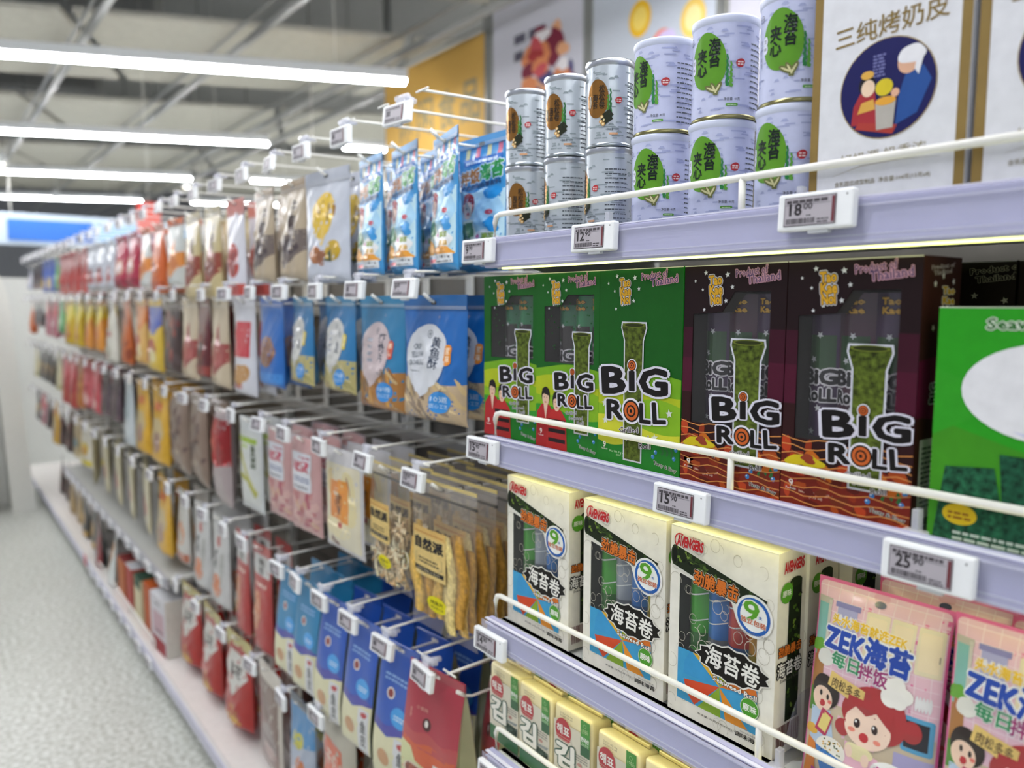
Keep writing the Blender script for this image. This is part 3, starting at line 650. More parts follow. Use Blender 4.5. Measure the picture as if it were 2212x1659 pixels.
# clear bag with dried seafood and a sticker
def clear_bag(name, W, H, kind, seed, seal_cols=('#d8c275', '#26221c')):
    t = make_bag(name, W, H, .034, CLEARBAG, None, 'film', 'pillow', seed, .0025, seal=False, cat='snack bag', nu=14, nv=18)
    rd = random.Random(seed)
    m = MB(); zt = H * .90
    m.box((0, -.0002, H * .955), (W, .0008, H * .085), CLEARBAG); m.box((0, -.0002, H * .988), (W, .0014, H * .022), M(seal_cols[0], 'film')); m.box((0, -.0004, zt - .001), (W, .003, .0045), M(seal_cols[1], 'film'))
    a = Art('film'); a.rect(-.009, H - .017, .009, H - .0095, '#3a3328', 0, .0036); m.art(a, front(0, 0, -.001)); m.build('top_seal', t)
    m = MB()
    if kind == 'slices':
        for i in range(15):
            x = W * (-.32 + .64 * (i % 5) / 4) + rd.uniform(-.008, .008); z0, z1 = H * rd.uniform(.06, .16), H * rd.uniform(.52, .74); w = W * rd.uniform(.15, .23); y = -.012 + .009 * (i // 5) + rd.uniform(-.002, .002)
            P = []; n = 9; tilt = rd.uniform(-.12, .12)
            vs = []
            for k in range(n):
                q = k / (n - 1); ww = w * (.35 + .65 * math.sin(math.pi * (.12 + .8 * q)) ** .6) ; xx = x + tilt * (q - .5) * H * .4 + .004 * math.sin(q * 7 + i); z = z0 + (z1 - z0) * q
                yy = y + .002 * math.sin(q * 9 + i)
                vs += [(xx - ww / 2, yy, z), (xx, yy - .004, z), (xx + ww / 2, yy, z), (xx, yy + .002, z)]
            fs = []
            for k in range(n - 1):
                for c in range(4): fs.append((k * 4 + c, k * 4 + (c + 1) % 4, k * 4 + 4 + (c + 1) % 4, k * 4 + 4 + c))
            m.add(vs, fs, M(rd.choice(['#e0b65c', '#cfa048', '#ecd08a', '#d8b060', '#c29240']), 'food'), True)
    else:
        for i in range(150):
            x, z, y = W * rd.uniform(-.34, .34), H * rd.uniform(.07, .56), rd.uniform(-.012, .01); p = []
            an = rd.uniform(0, 6.3)
            for k in range(6): p.append((x, y, z)); an += rd.uniform(-.7, .7); x += .011 * math.cos(an); z += .011 * math.sin(an); x = max(-W * .42, min(W * .42, x)); z = max(H * .05, min(H * .62, z)); y += rd.uniform(-.002, .002)
            m.tube(p, rd.uniform(.0018, .003), M(rd.choice(['#e8d2ac', '#dcc294', '#f0e0bc', '#cfae80']), 'food'), 5)
    m.build('dried_seafood', t)
    fn = pouch_fn(W, H, .034, 'pillow', seed, .0006, 0)
    a = Art('paper'); x0, x1, z0, z1 = -W * .38, W * .17, H * .38, H * .70
    a.rect(x0, z0, x1, z1, '#dcc07c', 1); a.rect(x0, z1 - H * .05, x1, z1, '#d8b26a', 2); a.fine(x0 + .006, z1 - .011, x1 - .006, z1 - .007, 1, '#b5713c', 3)
    a.text('自然派', (x0 + x1) / 2, z1 - H * .105, (x1 - x0) * .86, H * .075, '#2b2a2c', 3, .05); a.fine(x0 + .022, z0 + H * .085, x1 - .022, z0 + H * .13, 2, '#6a5c44', 3)
    a.line([(x0 + .016, z0 + H * .14), (x0 + .012, z0 + H * .14), (x0 + .012, z0 + H * .075), (x0 + .016, z0 + H * .075)], .0009, '#4a4234', 3); a.line([(x1 - .016, z0 + H * .14), (x1 - .012, z0 + H * .14), (x1 - .012, z0 + H * .075), (x1 - .016, z0 + H * .075)], .0009, '#4a4234', 3)
    a.rect(x0 + .006, z0 + .008, x1 - .006, z0 + .017, '#2b2a2c', 3); a.text('NATURAL IS BEST', (x0 + x1) / 2, z0 + .0125, (x1 - x0) * .7, .005, '#d8c9a4', 4, 0)
    m = MB(); m.art(a, lambda u, v, o: fn(u, v, o + .0022), (W / 28, H / 36), None, True, (-W / 2, 0)); m.build('sticker', t)
    a = Art('paper'); a.ell(W * .02, H * .22, W * .16, H * .055, '#e0d41e', 1); a.text({'slices': '烤鱼片'}.get(kind, '鱿鱼丝'), W * .02, H * .232, W * .2, H * .026, '#3c3a10', 2, .01); a.text('净含量:50克', W * .02, H * .198, W * .2, H * .014, '#4a4814', 2, .005)
    m = MB(); m.art(a, lambda u, v, o: fn(u, v, o + .0022), (W / 28, H / 36), None, True, (-W / 2, 0)); m.build('oval_sticker', t)
    return t

# ================================================================== NEAR BAY: TINS
def tin(kind):
    g = kind == 'green'; r, H = (.0385, .117) if g else (.0325, .1155)
    t = thing('snack_tin', 'x', 'tin')
    body = M('#c4c9e6', 'card', 'lavender_tin_print') if g else M('#c8d0d8', 'tin', 'silver_tin_print')
    m = MB(); m.lathe([(r, .004), (r, H - .008)], body, 72)
    fn = lambda u, v, off: ((r + off) * math.sin(u / r), -(r + off) * math.cos(u / r), v)
    a = Art('card'); rd = random.Random(7 if g else 9); dash = '#a5acd2' if g else '#8f9aa0'
    for i in range(95):
        u, v, w = rd.uniform(-math.pi, math.pi) * r, rd.uniform(.008, H - .014), rd.uniform(.003, .009)
        a.rect(u - w, v, u + w, v + .0017, dash, 0, .0008)
    for i in range(46):
        u, v, w = rd.uniform(-math.pi, math.pi) * r, rd.uniform(.008, H - .014), rd.uniform(.002, .005)
        a.poly([(u - w, v), (u + w, v), (u + w * .5, v + .003), (u - w * .4, v + .003)], dash, 0)
    def badge(x, y, q):
        a.blob(x, y, .0055 * q, .0048 * q, '#b8343a', 4, 2, .06); a.fine(x - .0035 * q, y - .0025 * q, x + .0035 * q, y + .003 * q, 2, '#ecd2cf', 5, 3, .6)
    def weed(x, y0, y1, c):
        n = 14; a.line([(x + .0007 * math.sin(k * 2.2), y0 + (y1 - y0) * k / n) for k in range(n + 1)], [(.0034 + .0012 * (k % 2)) * (1 - .6 * k / n) for k in range(n + 1)], c, 3)
    if g:
        a.blob(-.006, .066, .0235, .033, '#5c9428', 1, 11, .035, 36)
        a.text('海\n苔', .0035, .075, .0135, .032, '#14211c', 3, .03, None, 0, 0, 1, .88); a.text('夹\n心', -.0125, .066, .0135, .031, '#14211c', 3, .03, None, 0, 0, 1, .88)
        a.ell(-.0265, .069, .0036, .0055, '#dfe2f2', 3); a.ell(-.0265, .061, .0036, .0055, '#dfe2f2', 3); a.text('芝', -.0265, .069, .004, .004, '#33373a', 4, 0); a.text('麻', -.0265, .061, .004, .004, '#33373a', 4, 0)
        weed(.0185, .036, .072, '#2d7a44'); weed(.0228, .035, .064, '#5c9c3a')
        for q, an in ((.0, 118), (.004, 60), (-.004, 150)): a.ell(.004 + q, .034, .0085, .003, '#6d7044', 4, 18, rot=an); a.ell(.004 + q, .034, .006, .0011, '#cfcb9c', 5, 12, rot=an)
        badge(.0335, .062, 1); a.text('净含量: 40克', .0245, .0215, .0185, .0036, '#3c4150', 3, .005); a.rect(.0175, .0135, .0315, .0165, '#5d9c3e', 3, .0013); a.fine(.0195, .0143, .0295, .0158, 1, '#d5e6c8', 4, 2)
        a.text('自\n然\nの\n美\n味', -.0345, .058, .003, .030, '#4d5474', 2, 0)
    else:
        a.poly([(.017 * math.cos(R(q)) - .004, .062 + .027 * math.sin(R(q)) * (1.0 if math.sin(R(q)) > 0 else .9)) for q in range(0, 360, 8)], '#a8763a', 1, fin='gold')
        a.text('松\n松\n卷', .0035, .065, .0085, .031, '#2a211a', 3, .012, None, 0, 0, 1, .9); a.text('海\n苔', -.0065, .060, .008, .019, '#2a211a', 3, .012, None, 0, 0, 1, .9); a.ell(-.0155, .060, .0022, .0085, '#e2d2bc', 3); a.text('肉\n松\n味', -.0155, .060, .0026, .011, '#3a3028', 4, 0)
        weed(.0155, .036, .075, '#2c6a3a'); weed(.0125, .038, .067, '#4e8a3a')
        for i, (x, y) in enumerate(((.0045, .0385), (.0075, .0345), (.0032, .0325), (.0065, .0292))):
            a.line([(x, y), (x + .011, y + .0078)], .0048, '#272b1e', 4 + i); a.ell(x - .0006, y - .0004, .0025, .0029, '#c8995c', 4 + i, 14); a.ell(x - .0006, y - .0004, .0014, .0016, '#f0d9a8', 5 + i, 12)
        badge(.0265, .060, .9); a.text('净含量: 100克', .0195, .0215, .0165, .0034, '#49505a', 3, .005); a.rect(.014, .0145, .026, .0172, '#d3a27c', 3, .0012)
        a.text('自\n然\nの\n美\n味', -.0285, .056, .0026, .026, '#5a626c', 2, 0)
    a.ring(-.029 * r / .0325, H - .022, .0036, .0041, '#3b3f46', 2); a.text('素之坊', -.029 * r / .0325, H - .022, .008, .0027, '#3b3f46', 3, 0)
    for rr in range(13): a.fine(r * 1.25, .012 + rr * .006, r * 2.25, .0152 + rr * .006, 1, '#5a606a' if g else '#4c525a', 1, rr)
    m.art(a, fn, (.0035, None), None, True); m.build('tin_wall', t)
    rim = M('#c9cdd6', 'metal', 'tin_rim'); low = M('#8f8a62' if g else '#aab2ba', 'metal')
    m = MB(); m.lathe([(0, H - .002), (r - .003, H - .002), (r - .003, H), (r + .0012, H), (r + .0018, H - .002), (r + .0012, H - .007), (r, H - .009)], M('#d2d8ee', 'plastic') if g else rim, 64); m.build('lid', t)
    m = MB(); m.lathe([(0, .0015), (r - .002, .0015), (r - .0015, 0), (r + .0009, 0), (r + .0012, .0022), (r, .0045)], low, 64); m.build('bottom_rim', t)
    return t, H
ts, HS = tin('silver'); tg, HG = tin('green')
zt = 1.6275
for i, (x, rzl) in enumerate(((-.986, 24), (-.890, -38), (-.800, -40))):
    w = ('beside the blue pouches', 'middle column', 'next to the lavender tins')[i]
    place(ts, (x, .068, zt), R(rzl + 6), 'silver tin at the bottom of its stack, ' + w, 'silver seaweed roll tins')
    place(ts, (x + .002, .067, zt + HS + .0005), R((8, 16, 20)[i]), 'silver tin with gold emblem on top of its stack, ' + w, 'silver seaweed roll tins')
for i, x in enumerate((-.705, -.609, -.513)):
    w = ('next to the silver tins', 'middle column', 'beside the white carton')[i]
    place(tg, (x - .002, .074, zt), R((20, 12, 0)[i]), 'lavender tin with green emblem at the bottom of its stack, ' + w, 'lavender seaweed sandwich tins')
    place(tg, (x, .074, zt + HG + .0005), R((-6, 14, 18)[i]), 'lavender tin with green emblem on top of its stack, ' + w, 'lavender seaweed sandwich tins')

# ================================================================== CARTONS
def carton(name, W, H, D, col, art, window=None, side=None, top=None, fin='card', cat='snack box', sachets=None, side_art=None, wcol='#1a1512'):
    t = thing(name, 'x', cat); c = M(col, fin); sc = M(side or col, fin)
    m = MB(); w = W / 2
    V = [(-w, 0, 0), (w, 0, 0), (w, 0, H), (-w, 0, H), (-w, D, 0), (w, D, 0), (w, D, H), (-w, D, H)]
    m.add(V, [(1, 5, 6, 2), (4, 0, 3, 7)], sc); m.add(V, [(3, 2, 6, 7)], M(top or col, fin)); m.add(V, [(5, 4, 7, 6), (0, 4, 5, 1)], sc)
    if window:
        b = Art(fin); b.holed([(-w, 0), (w, 0), (w, H), (-w, H)], window, c); vs, fs, mt, _ = b.items[0]
        m.add([(x, 0, z) for x, z in vs], [f[::-1] for f in fs], mt)
        n = len(window); dk = M(wcol, 'card'); rd = D * .45
        m.add([(x, 0, z) for x, z in window] + [(x, rd, z) for x, z in window], [(i, (i + 1) % n, n + (i + 1) % n, n + i) for i in range(n)], dk)
        xs = [p[0] for p in window]; zs = [p[1] for p in window]
        m.add([(min(xs), rd, min(zs)), (max(xs), rd, min(zs)), (max(xs), rd, max(zs)), (min(xs), rd, max(zs))], [(0, 1, 2, 3)], dk)
    else: m.add(V, [(0, 1, 2, 3)], c)
    # tuck-flap seams
    e = Art(fin); e.line([(-w, H - .0006), (w, H - .0006)], .0009, '#cfccc4', 0); m.art(e, front())
    if art: m.art(art, front(), None, (-w, w, 0, H))
    if side_art: m.art(side_art, lambda u, v, o: (w + o, u, v), None, (0, D, 0, H))
    m.build('carton', t)
    if window:
        if sachets:
            for (x, sw, z0, z1, sc_, sart) in sachets:
                s = MB(); n = 8; vs = []
                for k in range(n + 1):
                    q = k / n; xx = x - sw / 2 + sw * q; yy = D * .40 - .010 * math.sin(math.pi * q)
                    vs += [(xx, yy, z0), (xx, yy, z1)]
                s.add(vs, [(2 * k, 2 * k + 2, 2 * k + 3, 2 * k + 1) for k in range(n)], M(sc_, 'film'), True)
                if sart: s.art(sart, lambda u, v, o, x=x, sw=sw: (x + u, D * .40 - .010 * math.sin(math.pi * max(0, min(1, (u + sw / 2) / sw))) - o - .0003, v), (sw / 8, None), (-sw / 2, sw / 2, z0, z1), False, (-sw / 2, 0))
                s.build('sachet', t)
        f = MB(); b = Art(); b.poly(window, CLEAR); f.art(b, front(0, 0, .0012)); f.build('window_film', t)
    return t
BW, BH = .137, .264
def roll_art(a, x, z0, z1, w, lay):
    """rolled seaweed: a flared mouth on a straight green tube, cut out with a white edge"""
    def sh(e): return [(x - w * .40 - e, z0 - e), (x + w * .40 + e, z0 - e), (x + w * .43 + e, z1 - w * .55), (x + w * .58 + e, z1 - w * .1), (x + w * .55 + e, z1 + w * .06 + e), (x - w * .55 - e, z1 + w * .06 + e), (x - w * .58 - e, z1 - w * .1), (x - w * .43 - e, z1 - w * .55)]
    a.poly(sh(.0022), '#cfd0dc', lay); a.poly(sh(0), '#4c5a1c', lay + 1, 'nori'); a.ell(x, z1, w * .55, w * .09, '#6a7426', lay + 2); a.ell(x, z1, w * .46, w * .06, '#2b3210', lay + 3)
def bigroll_words(a, x, z, w, lay, sub=True):
    O, D = '#d9d7e4', '#171314'
    a.text('B', x - .33 * w, z, .34 * w, .29 * w, D, lay, .04, O, .06, 5); a.text('ı', x - .04 * w, z + .01 * w, .075 * w, .22 * w, D, lay, .01, O, .03, 2); a.text('G', x + .28 * w, z + .02 * w, .38 * w, .28 * w, D, lay, .04, O, .06, 2)
    a.bull(x - .04 * w, z + .185 * w, .062 * w, lay + 1)
    z2 = z - .33 * w
    a.text('R', x - .30 * w, z2 - .01 * w, .24 * w, .21 * w, D, lay, .04, O, .06, 3); a.text('L', x + .17 * w, z2 - .005 * w, .15 * w, .21 * w, D, lay, .03, O, .06, 2); a.text('L', x + .37 * w, z2 + .02 * w, .17 * w, .22 * w, D, lay, .03, O, .06, 6)
    a.bull(x - .04 * w, z2, .125 * w, lay + 1)
    if sub:
        z3 = z2 - .22 * w
        for s, dx, dz, q in (('Grilled', -.08, 0, .3), ('Seaweed', .05, -.075, .36), ('Roll', .17, -.15, .17)): a.text(s, x + dx * w, z3 + dz * w, q * w, .062 * w, '#2a2624', lay, .01, '#e8e6ee', .05, 6)
def heading(a, W, H):
    for s, dx, dz, w in (('Tao', 0, .0, .10), ('Kae', .012, -.0115, .10), ('Noi', .015, -.0225, .085)): a.text(s, -W * .17 + dx * W * .6, H * .932 + dz, W * w * 1.25, .0105, '#d9a52c', 3, .05, '#2a1c14', .05, 4, out2='#dcd8de', ow2=.11)
    for x, z, r in ((-.27, .965, .012), (-.05, .955, .014), (.0, .90, .011), (-.06, .84, .012), (-.30, .89, .008), (-.2, .82, .01), (-.28, .80, .009), (-.38, .93, .008)): a.star(W * x, H * z, W * r * 1.9, '#d6d8dc', 3, 8)
    a.text('Product of', W * .18, H * .966, W * .30, .0085, '#5b4a6e', 3, .02, '#dca6b6', .06, 6); a.text('Thailand', W * .29, H * .938, W * .30, .0095, '#5b4a6e', 3, .02, '#dca6b6', .06, 6)
def footer(a, W, H, c='#cfe6c0'):
    a.rect(-W * .46, H * .055, -W * .36, H * .115, '#a82628', 2, .002); a.text('9', -W * .41, H * .09, W * .035, H * .03, '#f0e6e0', 3, .03); a.text('Packets', -W * .41, H * .067, W * .085, H * .009, '#f0e6e0', 3, .01)
    a.text('Net Wt. 3 g x 9 (27 g)\n(0.95 oz)', -W * .2, H * .052, W * .28, H * .03, c, 2, .005)
    for i in range(3): a.line([(W * (.3 + .055 * i) + .0022 * math.sin(k * 1.1), H * (.09 + .012 * k)) for k in range(7)], .0035, '#2f6b38', 3); 
    for x, z in ((.23, .1), (.46, .13), (.44, .085), (.2, .075)): a.ell(W * x, H * z, W * .02, W * .02, '#3c7ec0', 3, 14); a.ell(W * x - .001, H * z + .001, W * .007, W * .007, '#c8def2', 4, 8)
    a.text('Tasty & Easy', W * .34, H * .035, W * .26, H * .022, '#20201c', 3, .02, '#e6e8e2', .05, -8)
def green_art(W, H, win):
    a = Art('card'); rd = random.Random(3)
    for i in range(70): a.star(W * rd.uniform(-.48, .48), H * rd.uniform(.56, .99), W * .012, '#145a1c', 0)
    a.wave(-W / 2, W / 2, H * .47, H * .02, 0, '#6fa31e', 1, W * 1.5, 1.2); a.wave(-W / 2, W / 2, H * .40, H * .025, 0, '#a9b81f', 1 + 0, W * 1.3, 2.6); a.wave(-W / 2, W / 2, H * .33, H * .03, 0, '#7fae22', 1, W * 1.2, .4); a.wave(-W / 2, W / 2, H * .22, H * .03, 0, '#c7c935' if not win else '#2f8f2c', 2, W * 1.4, 3.3); a.wave(-W / 2, W / 2, H * .13, H * .035, 0, '#1f7a26', 2, W * 1.1, .3)
    heading(a, W, H)
    if win:
        roll_art(a, W * .25, H * .12, H * .66, W * .24, 5)
        bigroll_words(a, W * .14, H * .395, W * .60, 9)
        # two young men in red, printed photograph
        for x, z, jc, st in ((-.33, .0, '#a8262a', 0), (-.14, -.02, '#b22c2c', 1)):
            a.poly([(W * (x - .17), 0), (W * (x + .17), 0), (W * (x + .15), H * (z + .2)), (W * (x + .06), H * (z + .25)), (W * (x - .07), H * (z + .25)), (W * (x - .15), H * (z + .2))], jc, 3 + 2 * st)
            if st:
                for q in range(3): a.rect(W * (x - .14), H * (.04 + .055 * q), W * (x + .14), H * (.062 + .055 * q), '#241b1e', 6)
            else: a.poly([(W * (x - .035), H * .25), (W * (x + .035), H * .25), (W * x, H * .16)], '#d9bca8', 4)
            a.ell(W * x, H * (z + .30), W * .072, H * .052, '#201b1c', 3 + 2 * st); a.ell(W * x, H * (z + .285), W * .056, H * .046, '#dcb89e', 4 + 2 * st)
            for q in (-1, 1): a.ell(W * (x + .022 * q), H * (z + .29), W * .007, H * .003, '#2a2020', 5 + 2 * st, 8)
            a.ell(W * x, H * (z + .262), W * .017, H * .004, '#b45a58', 5 + 2 * st, 8)
            a.poly([(W * (x - .066), H * (z + .30)), (W * (x - .02), H * (z + .312)), (W * (x + .03), H * (z + .305)), (W * (x + .066), H * (z + .30)), (W * (x + .05), H * (z + .342)), (W * (x - .05), H * (z + .342))], '#201b1c', 6 + 2 * st)
        footer(a, W, H)
    else:
        roll_art(a, -W * .05, H * .035, H * .72, W * .25, 4)
        bigroll_words(a, -W * .03, H * .435, W * .80, 8); footer(a, W, H)
        for x, z in ((-.41, .31), (.38, .3), (.22, .17), (-.4, .22)): a.star(W * x, H * z, W * .04, '#d6dad2', 5, 10)
    return a
def sachet_art(W, H, c, word=True):
    a = Art('film'); a.ell(0, H * .56, W * .07, H * .03, '#8f1f24', 0) if False else None
    for i in range(5): a.star(W * (.05 * ((i * 7) % 3 - 1)), H * (.3 + .1 * i), W * .03, '#c4c6c8', 1, i * 9)
    a.rect(-W * .11, H * .55, W * .11, H * .7, c, 0)
    if word: a.text('BiG', 0, H * .53, W * .25, H * .058, '#161214', 2, .05, '#d6d2d6', .08); a.text('RoLL', 0, H * .455, W * .24, H * .05, '#161214', 4, .05, '#d6d2d6', .08); a.text('Tao\nKae', 0, H * .82, W * .14, H * .06, '#cf9c2c', 2, .05, '#2a1c14', .06)
    return a
W0 = .1375; win_g = [(-W0 * .36, BH * .495), (W0 * .05, BH * .495), (W0 * .42, BH * .50), (W0 * .42, BH * .875), (W0 * .02, BH * .875), (-W0 * .08, BH * .82), (-W0 * .36, BH * .81)]
sg = [(-W0 * .24, .036, BH * .36, BH * .83, '#25704a', sachet_art(W0, BH, '#2a2320')), (W0 * .02, .036, BH * .36, BH * .87, '#2c8050', sachet_art(W0, BH, '#2a2320')), (W0 * .28, .036, BH * .40, BH * .87, '#25704a', sachet_art(W0, BH, '#2a2320'))]
gw = carton('snack_box', W0, BH, .082, '#155a1b', green_art(W0, BH, True), win_g, '#0f4a17', '#1d6a22', sachets=sg)
gp = carton('snack_box', .148, BH, .082, '#125616', green_art(.148, BH, False), None, '#1f8a2a', '#2c9a34')
def dark_art(W, H):
    a = Art('card'); rd = random.Random(8)
    for x0, x1 in ((-.5, -.40), (.36, .5)):
        a.rect(W * x0, H * .27, W * x1, H * .72, '#3a0d20', 0); a.rect(W * x0, H * .27, W * x1, H * .58, '#4a1028', 1); a.rect(W * x0, H * .27, W * x1, H * .42, '#2e1012', 2)
    a.rect(-W / 2, 0, W / 2, H * .28, '#2a1012', 1)
    a.wave(-W / 2, W / 2, H * .20, H * .03, 0, '#7a2418', 2, W * .6, 0)
    for i in range(46):
        x, z = W * rd.uniform(-.5, .5), H * rd.uniform(0, .26); a.blob(x, z, W * rd.uniform(.03, .07), H * rd.uniform(.012, .03), rd.choice(['#8e3218', '#a8481c', '#c2661e', '#5c1a14', '#b33f1e', '#6e2a16']), 3, i, .2, 10)
    for i in range(9): z = H * (.02 + .032 * i); a.line([(W * (-.5 + .1 * k), z + .0025 * math.sin(k * 1.7 + i)) for k in range(11)], .0012, '#d08a4a', 4)
    heading(a, W, H); roll_art(a, W * .17, H * .12, H * .66, W * .27, 6); bigroll_words(a, W * .17, H * .36, W * .64, 10)
    a.blob(-W * .3, H * .19, W * .13, H * .03, '#c9b71e', 6, 3, .25); a.blob(-W * .27, H * .2, W * .06, H * .018, '#8f3c26', 7, 5, .2); a.text('Tasty &', -W * .22, H * .145, W * .2, H * .02, '#262019', 7, .02, '#cdc6bc', .04, -14)
    footer(a, W, H, '#e4cdb8'); return a
def dark_box(W):
    win = [(-W * .40, BH * .28), (W * .0, BH * .28), (W * .36, BH * .42), (W * .36, BH * .88), (W * .02, BH * .88), (-W * .1, BH * .79), (-W * .40, BH * .78)]
    ss = [(-W * .31, .04, BH * .28, BH * .80, '#3f2a48', sachet_art(W, BH, '#2c4a2a')), (-W * .05, .042, BH * .28, BH * .87, '#4a2c3c', sachet_art(W, BH, '#2c4a2a')), (W * .22, .040, BH * .38, BH * .87, '#3f2a48', sachet_art(W, BH, '#2c4a2a'))]
    sa = Art('card'); D = .082
    sa.rect(0, 0, D, BH, '#3b1d18', 0); sa.wave(0, D, BH * .62, .004, 0, '#5e1432', 1, .2); sa.wave(0, D, BH * .4, .004, 0, '#3a1c14', 2, .2, 2)
    sa.text('Product of\nThailand', D * .5, BH * .955, D * .6, BH * .035, '#3a2430', 2, .02, '#e6d6d6', .06, 5); sa.text('Tao\nKae\nNoi', D * .66, BH * .84, D * .32, BH * .1, '#d9b02c', 3, .05, '#e8e2dc', .08)
    for q, (x, z) in enumerate(((.3, .9), (.5, .93), (.78, .91), (.85, .76), (.3, .74))): sa.star(D * x, BH * z, .004, '#ece6e4', 3, q * 11)
    sa.text('BiG\nROLL', D * .5, BH * .5, D * .38, BH * .12, '#14110f', 3, .05, '#d8d2d2', .08, 90); sa.rect(D * .12, BH * .03, D * .9, BH * .33, '#cfcabc', 3); sa.fine(D * .18, BH * .07, D * .84, BH * .31, 13, '#6a655c', 4)
    return carton('snack_box', W, BH, .082, '#1d0b10', dark_art(W, BH), win, '#3b1d18', '#d8cdb8', sachets=ss, side_art=sa)
dk = dark_box(.141)
z2 = 1.3105; G = 'green seaweed roll boxes'; GD = 'maroon seaweed roll boxes'
place(gw, (-.985, .034, z2), R(1), 'green windowed box at the rail end, nearest to the hanging blue pouches', G)
place(gw, (-.846, .032, z2), 0, 'green windowed box between the end one and the solid green box', G)
place(gp, (-.7015, .030, z2), R(-.5), 'green box without a window, beside the maroon boxes', G)
place(dk, (-.5555, .030, z2), 0, 'maroon windowed box beside the solid green box', GD)
place(dk, (-.413, .030, z2), R(.5), 'maroon windowed box with its side showing, beside the bright green pack', GD)
bk = Art('card'); bk.text('Product of\nThailand', .02, BH * .95, .05, .016, '#2a211a', 2, .02, '#a8a488', .06, 6)
for q, (x, z) in enumerate(((0, .86), (.03, .84), (-.02, .83))): bk.star(x, BH * z, .004, '#b9b69c', 2, q * 20)
db = carton('snack_box', .078, BH, .13, '#231a12', bk, None, '#231a12', '#1a130e')
for i, (x, l) in enumerate(((-.364, 'dark box standing back behind the bright green pack, first from the maroon box'), (-.283, 'dark box standing back behind the bright green pack, second from the maroon box'), (-.2, 'dark box standing back behind the bright green pack, at the frame edge'))): place(db, (x, .20, z2), 0, l, 'dark boxes at the back of the second shelf')
# bright green upright pack at the right
W1, H1 = .165, .216
a = Art('card'); a.poly([(-W1 / 2, H1 * .52), (W1 / 2, H1 * .3), (W1 / 2, 0), (-W1 / 2, 0)], '#3f8f1e', 0); a.poly([(-W1 / 2, H1 * .74), (-W1 * .1, H1 * .62), (-W1 / 2, H1 * .45)], '#2f9a22', 0); a.poly([(-W1 * .2, 0), (W1 * .5, H1 * .1), (W1 * .5, H1 * .44), (W1 * .1, H1 * .4)], '#55a028', 1)
a.text('Seaweed Snack', W1 * .08, H1 * .935, W1 * .66, H1 * .045, '#2d6a2c', 2, .03, '#e9efe2', .06, 1); a.text('CRISPY', W1 * .13, H1 * .85, W1 * .36, H1 * .05, '#d08a28', 5, .05, '#8a4a16', .04)
a.ell(W1 * .08, H1 * .66, W1 * .44, H1 * .2, '#e6e6ea', 2, 36); a.poly([(-W1 * .1, H1 * .5), (W1 * .2, H1 * .48), (W1 * .3, H1 * .38)], '#cfcfe6', 2)
a.poly([(-W1 * .47, 0), (-W1 * .08, 0), (-W1 * .17, H1 * .34), (-W1 * .42, H1 * .32)], '#1d5238', 3, 'nori'); a.poly([(-W1 * .1, 0), (W1 * .22, 0), (W1 * .2, H1 * .40), (-W1 * .15, H1 * .40)], '#184a34', 4, 'nori'); a.poly([(W1 * .22, 0), (W1 * .5, 0), (W1 * .5, H1 * .3), (W1 * .3, H1 * .3)], '#1d5238', 3, 'nori')
a.ell(-W1 * .33, H1 * .12, W1 * .09, H1 * .045, '#d2b41e', 5); a.fine(-W1 * .39, H1 * .1, -W1 * .27, H1 * .14, 2, '#8a5a1c', 6); a.blob(W1 * .34, H1 * .32, W1 * .12, H1 * .08, '#d8c21c', 5, 4, .2); a.blob(W1 * .36, H1 * .2, W1 * .1, H1 * .05, '#5fb02c', 6, 4, .1); a.fine(-W1 * .36, H1 * .01, W1 * .4, H1 * .06, 2, '#b9c9bc', 6, 5)
gpk = carton('snack_box', W1, H1, .035, '#2a9a1e', a, None, '#2f8a22', '#b9d98c'); place(gpk, (-.243, .029, z2), 0, 'bright green upright pack with a blank white speech bubble')

